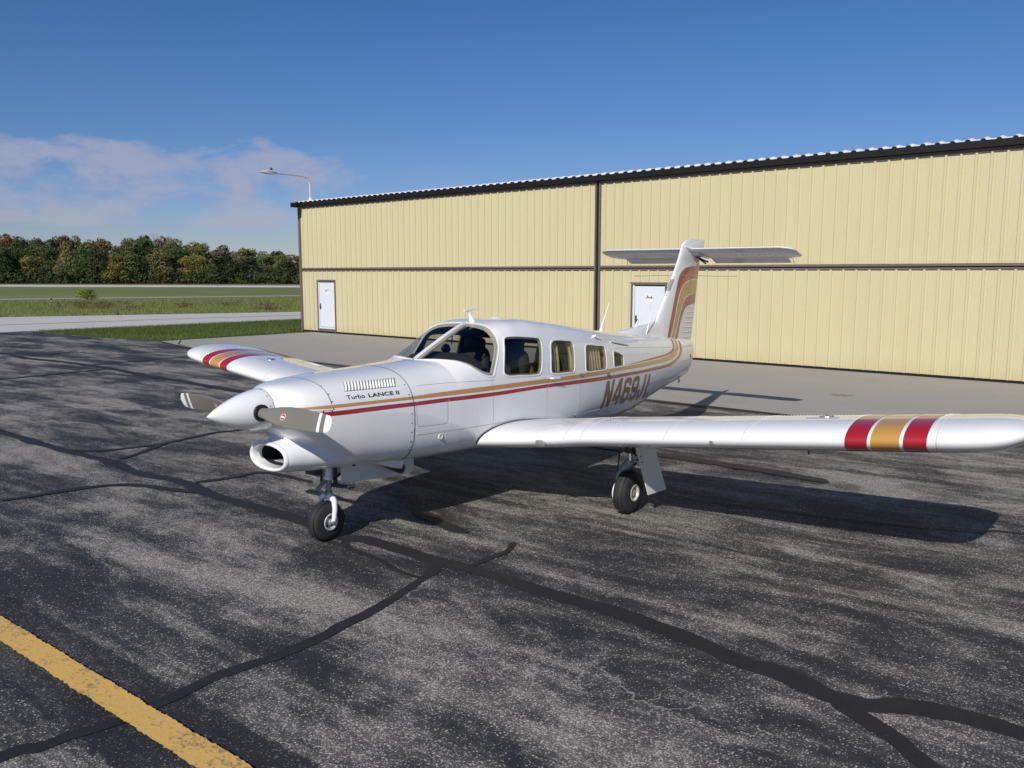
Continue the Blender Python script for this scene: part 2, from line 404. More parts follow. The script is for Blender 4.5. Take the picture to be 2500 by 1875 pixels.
def catmull(pts, n, closed=False):
    P = np.asarray(pts, float); m = len(P); out = []
    segs = m if closed else m-1
    for i in range(segs):
        a = P[(i-1) % m] if closed or i > 0 else 2*P[0]-P[1]
        b, c = P[i], P[(i+1) % m]
        d = P[(i+2) % m] if closed or i+2 < m else 2*P[-1]-P[-2]
        for k in range(n):
            t = k/n
            out.append(0.5*((2*b)+(-a+c)*t+(2*a-5*b+4*c-d)*t*t+(-a+3*b-3*c+d)*t**3))
    if not closed: out.append(P[-1])
    return np.array(out)
# ---- fuselage surface (stations along the body: s = metres aft, z = height, w = half width)
HS = np.array([
# s     zb    zm    zt    w     au   bu   al   bl
[-0.30, 1.120,1.275,1.430,0.150,2.0, 2.0, 2.0, 2.0],
[-0.27, 1.100,1.275,1.452,0.225,2.1, 2.1, 2.0, 2.0],
[-0.22, 1.065,1.270,1.470,0.315,2.3, 2.2, 2.1, 2.0],
[-0.14, 1.010,1.260,1.484,0.390,2.4, 2.3, 2.3, 2.1],
[-0.02, 0.915,1.240,1.495,0.440,2.5, 2.4, 2.6, 2.3],
[ 0.15, 0.800,1.210,1.505,0.478,2.6, 2.5, 3.0, 2.6],
[ 0.40, 0.710,1.170,1.515,0.515,2.7, 2.5, 3.4, 2.8],
[ 0.86, 0.650,1.120,1.528,0.560,2.8, 2.5, 3.6, 3.0],
[ 1.20, 0.630,1.090,1.538,0.585,2.9, 2.5, 3.8, 3.0],
[1.480, 0.618, 1.070, 1.548, 0.602, 3.400, 2.600, 3.800, 3.000],
[1.750, 0.606, 1.060, 1.675, 0.613, 3.500, 2.700, 3.800, 3.000],
[2.000, 0.596, 1.050, 1.785, 0.620, 4.100, 2.950, 3.800, 3.000],
[2.260, 0.586, 1.045, 1.876, 0.625, 5.000, 3.200, 3.800, 3.000],
[2.450, 0.578, 1.040, 1.900, 0.626, 5.200, 3.300, 3.800, 3.000],
[2.700, 0.567, 1.035, 1.902, 0.625, 5.200, 3.300, 3.800, 3.000],
[3.100, 0.550, 1.030, 1.866, 0.617, 5.200, 3.300, 3.800, 3.000],
[3.600, 0.530, 1.025, 1.800, 0.595, 5.000, 3.200, 3.400, 2.800],
[4.200, 0.512, 1.020, 1.720, 0.550, 4.200, 2.900, 3.000, 2.500],
[4.800, 0.498, 1.020, 1.650, 0.490, 3.400, 2.600, 2.800, 2.350],
[5.400, 0.530, 1.030, 1.590, 0.415, 2.900, 2.400, 2.600, 2.200],
[6.000, 0.640, 1.060, 1.525, 0.330, 2.400, 2.200, 2.400, 2.050],
[6.600, 0.735, 1.090, 1.465, 0.240, 2.300, 2.100, 2.300, 2.000],
[ 7.10, 0.800,1.110,1.412,0.160,2.2, 2.1, 2.4, 2.2],
[ 7.40, 0.870,1.130,1.375,0.100,2.2, 2.1, 2.2, 2.1],
[ 7.55, 1.000,1.180,1.352,0.055,2.1, 2.0, 2.1, 2.0]])
def _interp(s):
    """monotone-ish cubic through the stations, with the windscreen kink kept at s=1.48"""
    S=HS[:,0]; s=np.clip(s,S[0],S[-1]); i=np.clip(np.searchsorted(S,s,side='right')-1,0,len(S)-2)
    out=np.zeros(np.shape(s)+(8,))
    h=np.diff(S); d=np.diff(HS[:,1:],axis=0)/h[:,None]
    m=np.zeros_like(HS[:,1:])
    m[1:-1]=np.where(d[1:]*d[:-1]>0, 2*d[1:]*d[:-1]/(d[1:]+d[:-1]+1e-12*np.sign(d[1:]+d[:-1]+1e-30)),0)
    m[0]=d[0]; m[-1]=d[-1]
    kink=int(np.argmin(abs(S-1.48)))
    mL=m.copy(); mR=m.copy(); mL[kink]=d[kink-1]; mR[kink]=d[kink]
    hh=h[i][...,None]; u=((s-S[i])/h[i])[...,None]
    p0=HS[i,1:];p1=HS[i+1,1:];a=mR[i]*hh;b=mL[i+1]*hh
    return (2*u**3-3*u**2+1)*p0+(u**3-2*u**2+u)*a+(-2*u**3+3*u**2)*p1+(u**3-u**2)*b
def half_width(s,z):
    s=np.asarray(s,float); z=np.asarray(z,float)
    zb,zm,zt,w,au,bu,al,bl=np.moveaxis(_interp(s),-1,0)
    up=z>=zm
    q=np.where(up,(z-zm)/(zt-zm),(zm-z)/(zm-zb)); q=np.clip(q,0,1)
    a=np.where(up,au,al); b=np.where(up,bu,bl)
    return w*(1-q**b)**(1/a)
def section(s,n):
    """n points of the half section from keel (0) to crown (n-1), even by arc length"""
    zb,zm,zt,w,au,bu,al,bl=_interp(np.array(float(s)))
    t=np.linspace(0,np.pi/2,240)
    c,sn=np.cos(t),np.sin(t)
    up=np.stack([w*np.maximum(c,0)**(2/au),zm+(zt-zm)*np.maximum(sn,0)**(2/bu)],1)
    lo=np.stack([w*np.maximum(c,0)**(2/al),zm-(zm-zb)*np.maximum(sn,0)**(2/bl)],1)[::-1]
    p=np.concatenate([lo,up[1:]]); p[0,0]=0; p[-1,0]=0
    L=np.concatenate([[0],np.cumsum(np.hypot(*np.diff(p,axis=0).T))])
    k=np.linspace(0,L[-1],n)
    return np.stack([np.interp(k,L,p[:,0]),np.interp(k,L,p[:,1])],1)
# ---- end fuselage surface

# ------------------------------------------------------------------ ground (points given as (aft, left) -> world (left, aft))
def G(pts): return [(b, a) for a, b in pts]
def big_ground():
    n = 40; v = []; f = []
    xs = np.sign(np.linspace(-1, 1, n+1))*np.abs(np.linspace(-1, 1, n+1))**2.2*3500
    for a in xs:
        for b in xs: v.append((a, b, -0.07))
    for i in range(n):
        for j in range(n): q = i*(n+1)+j; f.append((q, q+n+1, q+n+2, q+1))
    return tag(obj('grass_field', v, f, 'grass_ground', None, False), kind='structure')
big_ground()
ramp = sheet('asphalt_ramp', G([(-60, -31.6), (10.94, -31.7), (10.7, -26.5), (11.15, -22.2), (17.9, -22.0), (16.3, 14), (15.2, 45), (-60, 60)]), 0.0, 'asphalt')
apron = sheet('concrete_apron', G([(11.22, -22.25), (10.27, -18.55), (9.52, -1.9), (9.46, 0.6), (8.9, 14), (8.4, 26), (16.0, 26), (17.6, -21.7)]), 0.004, 'apron_concrete')
sheet('taxiway', G([(-60, -31.65), (10.94, -31.75), (23.3, -30.3), (46, -27.5), (46, -32), (29.3, -37.6), (14.8, -45.3), (-60, -62)]), -0.03, 'taxiway_concrete')
def band(name, a0, a1, b0, b1, z, mat, e0=1.2, e1=1.0):
    """long strip through two near-edge and two far-edge points, run on both ways"""
    a0, a1, b0, b1 = map(np.array, (a0, a1, b0, b1))
    return sheet(name, G([tuple(a0-(a1-a0)*e0), tuple(a1+(a1-a0)*e1), tuple(b1+(b1-b0)*e1), tuple(b0-(b1-b0)*e0)]), z, mat)
band('far_taxiway', (27.65, -79.1), (52.81, -67.97), (29.4, -83.8), (55.6, -71.6), -0.05, 'apron_concrete')
band('runway', (60.15, -164.7), (88.6, -114.1), (71.0, -193.5), (104.0, -133.5), -0.05, 'runway_concrete')
band('dry_verge', (73.0, -199.0), (106.0, -136.5), (90.0, -240), (125.0, -161), -0.05, 'dry_verge')

# crack-sealer bands poured along the joints of the ramp; each run is its own strip with a ragged edge
CRACKS = [
 (0.085, [(0.7,-14.0),(0.69,-8.06),(0.64,-6.78),(0.66,-5.57),(0.68,-4.74),(0.60,-3.81),(0.67,-2.93),(0.57,-2.11),(0.59,-1.25),(0.55,-0.56),(0.46,-0.01),(0.55,0.29),(0.55,0.78),(0.52,1.12),(0.56,1.52),(0.55,1.93),(0.52,2.32),(0.53,2.66),(0.53,2.89),(0.44,3.56),(0.34,3.91),(0.34,4.15),(0.28,4.34),(0.24,4.50),(0.28,4.68),(0.39,4.85),(0.45,5.04),(0.46,5.25),(0.46,5.5),(0.47,5.9),(0.49,6.6),(0.5,7.6),(0.5,9)]),
 (0.060, [(0.21,4.51),(0.14,4.66),(0.06,4.80),(-0.03,4.93),(-0.12,5.02),(-0.2,5.12),(-0.6,5.5)]),
 (0.050, [(0.53,1.18),(0.30,1.33),(0.0,1.41),(-0.29,1.49),(-0.59,1.54),(-0.83,1.55),(-0.97,1.58),(-1.37,1.58),(-1.73,1.53),(-2.12,1.55),(-2.38,1.57),(-2.59,1.52),(-2.79,1.48),(-2.91,1.43),(-4,1.4)]),
 (0.030, [(0.52,0.03),(0.31,0.30),(0.27,0.59),(0.24,0.81),(0.16,1.06),(0.15,1.24),(0.15,1.38)]),
 (0.034, [(1.30,1.39),(1.07,1.49),(0.85,1.48),(0.62,1.48)]),
 (0.080, [(1.50,-0.05),(1.44,0.12),(1.33,0.47),(1.27,0.74),(1.28,0.88)]),
 (0.050, [(0.71,-5.77),(0.92,-5.41),(1.64,-5.21),(2.06,-5.26),(2.65,-5.34),(3.16,-5.24),(5.6,-5.2)]),
 (0.045, [(0.83,-4.70),(1.21,-4.87),(1.78,-5.23)]),
 (0.045, [(0.75,-2.82),(1.16,-2.69),(1.50,-2.65),(1.57,-2.29),(1.58,-1.77)]),
 (0.055, [(-0.95,-3.73),(-0.73,-3.67),(-0.44,-3.63),(-0.16,-3.57),(0.14,-3.42),(0.29,-3.16),(0.39,-2.80),(0.5,-2.4)]),
 (0.055, [(0.55,-14.8),(3.27,-14.87),(4.14,-14.94),(5.07,-15.02),(5.77,-15.03)]),
 (0.110, [(5.95,-31),(5.91,-21.82),(5.72,-19.55),(5.91,-17.6),(5.89,-16.08),(5.90,-15.10),(5.70,-13.15),(5.62,-11.33),(5.48,-9.15),(5.4,-5),(5.35,0.0),(5.35,1.8),(5.28,2.41),(5.24,2.90)]),
 (0.060, [(5.94,-16.26),(6.70,-16.33),(7.59,-16.3),(10.2,-16.3)]),
 (0.060, [(5.42,-20.53),(6.36,-20.26),(7.55,-20.41)]),
 (0.022, [(3.70,2.2),(3.79,2.95),(3.95,3.79),(4.20,4.54),(4.36,4.94),(4.5,6.5)]),
 (0.035, [(0.1,-9.2),(-0.4,-9.0),(-1.2,-9.1),(-2.2,-9.0)]),
]
for i, (w, pts) in enumerate(CRACKS):
    c = catmull(G(pts), 14); L = np.concatenate([[0], np.cumsum(np.hypot(*np.diff(c, axis=0).T))])
    m = max(24, int(L[-1]/0.05)); k = np.linspace(0, L[-1], m)
    c = np.stack([np.interp(k, L, c[:, 0]), np.interp(k, L, c[:, 1])], 1)
    d = np.gradient(c, axis=0); d /= np.linalg.norm(d, axis=1)[:, None]; nn = np.stack([-d[:, 1], d[:, 0]], 1)
    v = []; f = []
    for j in range(m):
        tpr = min(1.0, (k[j]+0.01)/(w*1.2), (L[-1]-k[j]+0.01)/(w*1.2)); tpr = math.sqrt(max(0.05, tpr))
        def rag(sd):
            q = Vector((c[j, 0]*2.1+sd*9.7, c[j, 1]*2.1, i*3.3)); q2 = q*5.5
            return w*tpr*(1+0.42*mnoise.noise(q)+0.22*mnoise.noise(q2))
        a = c[j]+nn[j]*rag(1); b = c[j]-nn[j]*rag(-1)
        zz = 0.004+0.0009*i
        v += [(a[0], a[1], zz), (b[0], b[1], zz)]
        if j: q = 2*j; f.append((q-2, q-1, q+1, q))
    obj('crack_seal', v, f, 'crack_seal', ramp, False)
# yellow taxi line
v = []; f = []; m = 3600; xs = np.linspace(-22, 14, m)
for j, x in enumerate(xs):
    e1 = 0.007*mnoise.noise(Vector((x*7, 1.3, 0)))+0.007*mnoise.noise(Vector((x*41, 4.3, 0)))+0.008*mnoise.noise(Vector((x*97, 2.3, 0)))
    e2 = 0.007*mnoise.noise(Vector((x*7, 7.3, 0)))+0.007*mnoise.noise(Vector((x*41, 9.3, 0)))+0.008*mnoise.noise(Vector((x*97, 5.3, 0)))
    v += [(x, -2.207+e1, 0.022), (x, -2.377+e2, 0.022)]
    if j: q = 2*j; f.append((q-2, q-1, q+1, q))
obj('yellow_line', v, f, 'yellow_line_paint', ramp, False)
# joints at the edge of the apron and in the taxiway
def strip(name, pts, w, z, mat, parent):
    c = np.array(G(pts), float); d = np.gradient(c, axis=0); d /= np.linalg.norm(d, axis=1)[:, None]
    nn = np.stack([-d[:, 1], d[:, 0]], 1)*w; v = []; f = []
    for j in range(len(c)):
        v += [(*(c[j]+nn[j]), z), (*(c[j]-nn[j]), z)]
        if j: q = 2*j; f.append((q-2, q-1, q+1, q))
    return obj(name, v, f, mat, parent, False)
strip('joint_seal', [(11.9, -22.0), (11.0, -20.6), (10.45, -18.9), (9.65, -1.9), (9.55, 0.6), (9.0, 14)], 0.022, 0.009, 'crack_seal', apron)
strip('apron_edge_joint', [(11.22, -22.25), (10.27, -18.55), (9.52, -1.9), (9.46, 0.6), (8.9, 14), (8.4, 26)], 0.035, 0.0145, 'crack_seal', apron)
tx = [o for o in col.objects if o.name == 'taxiway'][0]
strip('joint_seal', [(-30, -40), (11, -37.6), (19, -36.2), (30, -33)], 0.09, -0.024, 'crack_seal', tx)
# a damp stain on the apron
a = np.linspace(0, 2*math.pi, 28, endpoint=False)
sv = [(0.86+0.20*math.cos(q)*(1+0.2*math.sin(3*q)), 12.48+0.16*math.sin(q)*(1+0.2*math.cos(2*q)), 0.0085) for q in a]
m_, t_, o_ = new_mat('oil_stain'); principled(t_, o_, mixc(t_, noise_n(t_, geopos(t_), 14, 4), (0.17, 0.125, 0.105), (0.24, 0.20, 0.18)), 0.6)
obj('oil_stain', sv, [tuple(range(len(sv)))], 'oil_stain', apron, False)

# ------------------------------------------------------------------ hangar (local: X along the door wall, Y into the building)
HA = math.atan2(-0.0442, 1.0)
hangar = thing('hangar', 'long beige ribbed metal hangar with brown trim and black eave', 'hangar', (-22.66, 17.75, 0.004), HA)
HL = 31.3; DIV = 14.90; DEPTH = 15.0
hb = MB(); hb.box((0.02, 0.14, 0.0), (HL, DEPTH, 5.12)); hb.make('hangar_wall', 'hangar_sheet', hangar)
hb = MB(); hb.box((0.03, 0.095, 0.0), (HL, 0.138, 5.10)); hb.make('door_frame_backing', 'backing_dark', hangar)
MOD = 0.3050
doors = [(1.155, 2.235), (16.15, 17.23)]
panel_cache = {}
def panel(u0, spans, ):
    """one sheet: a row of 0.305 m modules, each with a trapezoid rib; spans = [(z0,z1)...] per module"""
    key = tuple(round(x, 4) for s in spans for x in s)
    if key not in panel_cache:
        v = []; f = []
        for i, (z0, z1, w) in enumerate(spans):
            x0 = sum(s[2] for s in spans[:i])
            rc = min(w*0.5, MOD*0.5)
            prof = [(0, 0)] + ([(rc-0.034, 0), (rc-0.023, -0.036), (rc+0.023, -0.036), (rc+0.034, 0)] if w > 0.12 else []) + \
                   ([(rc+0.088, 0), (rc+0.096, -0.005), (rc+0.104, -0.005), (rc+0.112, 0)] if w > 0.29 else []) + [(w-0.0006, 0)]
            prof = [(x0+a, y) for a, y in prof]
            b = len(v)
            for a, y in prof: v += [(a, y, z0), (a, y, z1), (a, y+0.02 if y else 0.02, z0), (a, 0.02, z1)]
            for k in range(len(prof)-1):
                q = b+4*k; f += [(q, q+4, q+5, q+1), (q+1, q+5, q+7, q+3), (q, q+2, q+6, q+4)]
            e = b+4*(len(prof)-1); f += [(b, b+1, b+3, b+2), (e, e+2, e+3, e+1)]
        panel_cache[key] = mesh('wall_panel', v, f, 'hangar_sheet', False)
    o = bpy.data.objects.new('wall_panel', panel_cache[key]); link(o, hangar); o.location = (u0, 0.06+rnd.uniform(-0.002, 0.002), 0)
    return o
for b0, b1 in ((0.10, DIV-0.10), (DIV+0.10, HL-0.1)):
    for lower in (True, False):
        u = b0
        while u < b1-0.02:
            spans = []; x = u
            for k in range(3):
                w = min(MOD, b1-x)
                if w < 0.02: break
                if lower:
                    z0, z1 = 0.06, 2.475
                    for d0, d1 in doors:
                        if x+w > d0-0.02 and x < d1+0.02: z0 = 2.125
                else: z0, z1 = 2.605, 5.015
                spans.append((z0, z1, w)); x += w
            if spans: panel(u, spans)
            u = x
# infill strips beside each door (the sheet is cut to the frame)
for d0, d1 in doors:
    for b0 in (0.10, DIV+0.10):
        if not (b0 < d0 < b0+15): continue
        i0 = int((d0-0.02-b0)//MOD); i1 = int((d1+0.02-b0)//MOD)
        for (a, b) in ((b0+i0*MOD, d0-0.05), (d1+0.05, b0+(i1+1)*MOD)):
            if b-a > 0.01:
                m = MB(); m.box((a, 0.061, 0.06), (b, 0.085, 2.1245))
                if b-a > 0.15:
                    rc = (a+b)/2; m.add([(rc-.04, .061, .06), (rc-.018, .03, .06), (rc+.018, .03, .06), (rc+.04, .061, .06), (rc-.04, .061, 2.12), (rc-.018, .03, 2.12), (rc+.018, .03, 2.12), (rc+.04, .061, 2.12)], [(0,1,5,4),(1,2,6,5),(2,3,7,6),(0,3,2,1),(4,5,6,7)])
                m.make('wall_panel', 'hangar_sheet', hangar)
# trims
def trim(name, a, b, mat='trim_brown'): m = MB(); m.box(a, b); return m.make(name, mat, hangar)
trim('corner_trim', (-0.012, 0.0, 0.0), (0.098, 0.094, 5.09))
for b0, b1 in ((0.10, DIV-0.10), (DIV+0.10, HL-0.1)):
    trim('hinge_rail', (b0, 0.012, 2.545), (b1, 0.094, 2.602))
    trim('hinge_rail', (b0, 0.018, 2.478), (b1, 0.092, 2.515))
    trim('top_rail', (b0, 0.010, 5.020), (b1, 0.094, 5.075))
    trim('bottom_seal', (b0, 0.03, 0.0), (b1, 0.094, 0.057), 'fascia_black')
for u in (DIV, HL-0.0):
    trim('door_post', (u-0.098, 0.004, 0.0), (u-0.050, 0.094, 5.075)); trim('door_post', (u+0.050, 0.004, 0.0), (u+0.098, 0.094, 5.075))
    trim('post_channel', (u-0.049, 0.060, 0.0), (u+0.049, 0.093, 5.09), 'fascia_black')
# eave fascia with ribbed closures, and roof sheets
v = []; f = []
nr = int(HL/MOD)+1
for i in range(nr):
    x0 = -0.12+i*MOD
    for a, z in ((0, 5.235), (0.10, 5.235), (0.128, 5.272), (0.172, 5.272), (0.20, 5.235), (MOD, 5.235)):
        v += [(x0+a, -0.10, 5.085), (x0+a, -0.10, z), (x0+a, 0.0, z+0.012), (x0+a, 0.0, 5.085)]
for k in range(nr*6-1):
    q = 4*k; f += [(q, q+4, q+5, q+1), (q+1, q+5, q+6, q+2), (q, q+3, q+7, q+4)]
f += [(0, 1, 2, 3), (len(v)-4, len(v)-1, len(v)-2, len(v)-3)]
obj('eave_fascia', v, f, 'fascia_black', hangar, False)
m = MB(); m.box((-0.30, -0.13, 5.075), (-0.121, 0.25, 5.255)); m.make('gutter_end', 'fascia_black', hangar)
m = MB(); m.box((-0.303, -0.08, 5.11), (-0.295, 0.12, 5.225)); m.make('gutter_end_cap', 'trim_brown', hangar)
for i in range(0, nr, 3):
    v = []; f = []
    for kk in range(min(3, nr-i)):
        x0 = -0.12+(i+kk)*MOD
        for a, z in ((0, 0), (0.10, 0), (0.128, 0.036), (0.172, 0.036), (0.20, 0), (MOD-0.001, 0)):
            v += [(x0+a, 0.002, 5.246+z), (x0+a, 0.26, 5.312+z), (x0+a, 7.5, 5.60+z), (x0+a, DEPTH+0.2, 5.25+z)]
    for k in range(len(v)//4-1):
        q = 4*k; f += [(q, q+4, q+5, q+1), (q+1, q+5, q+6, q+2), (q+2, q+6, q+7, q+3)]
    obj('roof_sheet', v, f, 'roof_white', hangar, False)
def text_mesh(s, size=1.0, shear=0.0, bold=0.0, space=1.0):
    cu = bpy.data.curves.new('t', 'FONT'); cu.body = s; cu.size = size; cu.shear = shear; cu.offset = bold; cu.space_character = space
    cu.align_x = 'CENTER'; cu.align_y = 'CENTER'; cu.resolution_u = 4
    o = bpy.data.objects.new('t', cu); col.objects.link(o)
    dg = bpy.context.evaluated_depsgraph_get(); me = bpy.data.meshes.new_from_object(o.evaluated_get(dg))
    v = [tuple(x.co) for x in me.vertices]; f = [tuple(p.vertices) for p in me.polygons]
    bpy.data.objects.remove(o); bpy.data.curves.remove(cu); bpy.data.meshes.remove(me)
    return v, f
for (d0, d1), txt in zip(doors, ('A-7', 'A-6')):
    fr = MB()
    fr.box((d0-0.05, 0.020, 0.0), (d0, 0.094, 2.12)); fr.box((d1, 0.020, 0.0), (d1+0.05, 0.094, 2.12)); fr.box((d0, 0.0205, 2.055), (d1, 0.0935, 2.1195))
    fr.box((d0, 0.030, 0.03), (d1, 0.0935, 0.155))
    fo = fr.make('door_surround', 'trim_brown', hangar)
    dd = MB(); dd.box((d0+0.075, 0.058, 0.235), (d1-0.012, 0.090, 2.015)); dr = dd.make('personnel_door', 'door_white', hangar)
    jb = MB(); jb.box((d0+0.006, 0.045, 0.16), (d0+0.062, 0.0925, 2.045)); jb.box((d0+0.062, 0.050, 0.158), (d1-0.005, 0.0915, 0.222)); jb.make('door_jamb', 'door_white', dr)
    hd = MB(); hd.box((d0+0.10, 0.040, 0.93), (d0+0.15, 0.0578, 1.17)); hd.tube([(d0+0.125, 0.057, 1.05), (d0+0.125, 0.005, 1.05), (d0+0.215, 0.002, 1.05)], 0.014, 8); hd.make('door_handle', 'dark_metal', dr, True)
    tv, tf = text_mesh(txt, 0.135, bold=0.004)
    cx = (d0+d1)/2+0.02
    obj('door_number', [(cx+x, 0.0545, 1.70+y) for x, y, z in tv], tf, 'black_print', dr, False)
    pl = MB(); pl.box((cx-0.115, 0.0555, 1.56), (cx+0.115, 0.0578, 1.79)); pl.make('number_plate', 'prop_white', dr)

# roof-mounted area lamp
lamp = thing('area_lamp', 'grey cobra-head area lamp on a bent pole standing on the hangar roof corner', 'lamp', (-22.05, 17.93, 5.27))
ar = [(0, 0, 0.0), (0, 0, 0.63)] + [(0, -0.32*(1-math.cos(k*math.pi/12)), 0.63+0.35*math.sin(k*math.pi/12)) for k in range(1, 7)] + [(0.02, -1.0, 0.995), (0.05, -1.72, 0.985)]
m = MB(); m.tube(ar, 0.036, 10); m.make('pole', 'lamp_grey', lamp, True)
m = MB(); m.lathe((0, 0, -0.03), (0, 0, 1), [(0, 0.16), (0.03, 0.15), (0.10, 0.07), (0.19, 0.045), (0.19, 0.0)], 16); m.make('pole_boot', 'roof_white', lamp, True)
hv = []; hf = []
d = Vector((0.04, -1.0, -0.02)).normalized(); sd_ = d.cross(Vector((0, 0, 1))).normalized(); up_ = sd_.cross(d)
o0 = Vector((0.048, -1.66, 0.985))
for (l, w, a, b) in ((0, 0.06, 0.055, -0.045), (0.10, 0.10, 0.075, -0.055), (0.35, 0.15, 0.09, -0.055), (0.58, 0.14, 0.065, -0.03), (0.74, 0.08, 0.02, -0.012), (0.80, 0.02, 0.0, -0.004)):
    for sx, hz_ in ((-1, b), (1, b), (1, a*0.5), (0.5, a), (-0.5, a), (-1, a*0.5)): hv.append(tuple(o0+d*l+sd_*w*sx+up_*hz_))
for i in range(5):
    for k in range(6): q = i*6+k; r_ = i*6+(k+1) % 6; hf.append((q, r_, r_+6, q+6))
hf += [tuple(range(5, -1, -1)), tuple(range(30, 36))]
obj('lamp_head', hv, hf, 'lamp_grey', lamp, True, fix=True, auto=40)
m = MB(); pb = o0+d*0.22+up_*0.08; m.tube([tuple(pb), tuple(pb+up_*0.10)], 0.045, 10); m.make('photocell', 'dark_metal', lamp, True)

# ------------------------------------------------------------------ woodland beyond the runway
def leaf_cloud(lobes, n, size, seed, flat=0.6):
    """many small leaf-clump faces spread through several lobes"""
    g = np.random.default_rng(seed); V = []; 
    w = np.array([l[3]*l[4]*l[5] for l in lobes])**0.72; w /= w.sum()
    cnt = np.maximum(6, (w*n)).astype(int); P = []; Q = []
    for (cx, cy, cz, rx, ry, rz), c in zip(lobes, cnt):
        d = g.normal(size=(c, 3)); d /= np.linalg.norm(d, axis=1)[:, None]
        r = g.uniform(0.55, 1.04, c)**0.6
        P.append(np.array([cx, cy, cz])+d*r[:, None]*np.array([rx, ry, rz])); Q.append(d)
    P = np.concatenate(P); Q = np.concatenate(Q)
    nrm = Q+g.normal(scale=0.55, size=Q.shape); nrm /= np.linalg.norm(nrm, axis=1)[:, None]
    a = np.cross(nrm, g.normal(size=nrm.shape)); a /= np.linalg.norm(a, axis=1)[:, None]; b = np.cross(nrm, a)
    sz = size*g.uniform(0.5, 1.25, len(P))[:, None]
    v = np.stack([P-a*sz, P-b*sz*flat, P+a*sz*1.05, P+b*sz*flat], 1).reshape(-1, 3)
    f = np.arange(len(v)).reshape(-1, 4)
    return v, f
def fast_mesh(name, v, f, mats, midx=None):
    me = bpy.data.meshes.new(name); me.vertices.add(len(v)); me.vertices.foreach_set('co', np.asarray(v, np.float32).ravel())
    k = f.shape[1]; me.loops.add(f.size); me.loops.foreach_set('vertex_index', f.astype(np.int32).ravel())
    me.polygons.add(len(f)); me.polygons.foreach_set('loop_start', np.arange(0, f.size, k, dtype=np.int32))
    for m in ([mats] if isinstance(mats, str) else mats): me.materials.append(MATS[m])
    me.update(calc_edges=True); me.validate(); return me
crown_meshes = []; trunk_meshes = []
for k in range(9):
    g = random.Random(50+k); lobes = []
    nl = g.randint(9, 13); round_ = g.uniform(0.8, 1.2)
    for i in range(nl):
        zz = g.uniform(0.16, 0.88); sp = (0.26+0.20*math.sin(math.pi*min(1, zz*1.05)))*round_; an = g.uniform(0, 6.28); rr = sp*g.uniform(0.25, 0.8)
        q = g.uniform(0.10, 0.17)*(1.15-0.35*zz)
        lobes.append((math.cos(an)*rr, math.sin(an)*rr, zz, q*1.15, q*1.15, q*0.85))
    lobes.append((0, 0, 0.50, 0.26, 0.26, 0.36)); lobes.append((g.uniform(-.1, .1), 0, 0.86, 0.13, 0.13, 0.13))
    v, f = leaf_cloud(lobes, 3600, 0.026, 900+k)
    crown_meshes.append(fast_mesh('crown', v, f, 'leaf_green'))
    m = MB(); m.tube([(0, 0, -0.02), (0.01, 0, 0.25), (-0.015, 0.01, 0.55), (0.0, 0, 0.80)], [0.022, 0.017, 0.011, 0.004], 7)
    for i in range(6):
        an = g.uniform(0, 6.28); z0 = g.uniform(0.22, 0.6); l = g.uniform(0.18, 0.3)
        m.tube([(0, 0, z0), (math.cos(an)*l*0.5, math.sin(an)*l*0.5, z0+l*0.45), (math.cos(an)*l, math.sin(an)*l, z0+l*0.8)], [0.009, 0.006, 0.002], 5)
    trunk_meshes.append(mesh('trunk', m.v, m.f, 'bark', True))
# bare, fine-twigged crown for the leafless tree
def twig_mesh(seed):
    g = random.Random(seed); m = MB()
    def grow(p, d, l, r, n):
        q = p+d*l; m.tube([tuple(p), tuple(q)], [r, r*0.7], 4, False)
        if n == 0: return
        for i in range(g.randint(2, 4)):
            nd = (d+Vector((g.gauss(0, .45), g.gauss(0, .45), g.gauss(0.08, .3)))).normalized(); grow(q, nd, l*g.uniform(.6, .85), r*0.62, n-1)
    grow(Vector((0, 0, 0.0)), Vector((0, 0, 1)), 0.34, 0.016, 5); return m
KIND = {  # kind -> (leaf material, label, crown breadth)
 'dark': ('leaf_dark', 'dark green dense woodland tree beyond the runway', 'dark green woodland trees', 1.0),
 'green': ('leaf_green', 'mid green leafy woodland tree beyond the runway', 'mid green woodland trees', 1.0),
 'yellow': ('leaf_yellow', 'yellow-green autumn woodland tree beyond the runway', 'yellow-green woodland trees', 0.95),
 'olive': ('leaf_olive', 'dull olive woodland tree beyond the runway', 'olive woodland trees', 1.0),
 'rust': ('leaf_rust', 'rust-brown autumn woodland tree beyond the runway', 'rust-brown woodland trees', 0.95),
 'grey': ('leaf_grey', 'thin grey-brown half-bare woodland tree beyond the runway', 'thin grey-brown woodland trees', 0.9)}
fw2 = Vector((math.sin(yaw), math.cos(yaw))); rt2 = Vector((math.cos(yaw), -math.sin(yaw)))
def ground_at(px, depth):
    """ground point at a depth along the view axis, px = offset to the right in 2500ths of the picture"""
    lat = (px-1250)/2047.76*depth
    return Vector((cam.location.x, cam.location.y))+fw2*depth+rt2*lat
TOPS = np.array([(-420, 578), (-200, 572), (0, 572), (60, 574), (100, 580), (170, 570), (250, 579), (300, 588), (345, 577), (388, 566), (430, 582), (470, 588), (520, 585), (560, 601), (620, 606), (680, 612), (730, 620), (900, 626)])
front = ['green','yellow','dark','olive','green','dark','yellow','dark','green','green','green','yellow','dark','olive','green','dark','yellow','green','dark','olive','green','yellow','green','dark','dark','olive','green','dark','yellow','green']
back = ['olive','rust','green','rust','olive','yellow','rust','rust','green','olive','rust','yellow','rust','olive','dark','grey','olive','yellow','grey','olive','green','yellow','rust','grey']
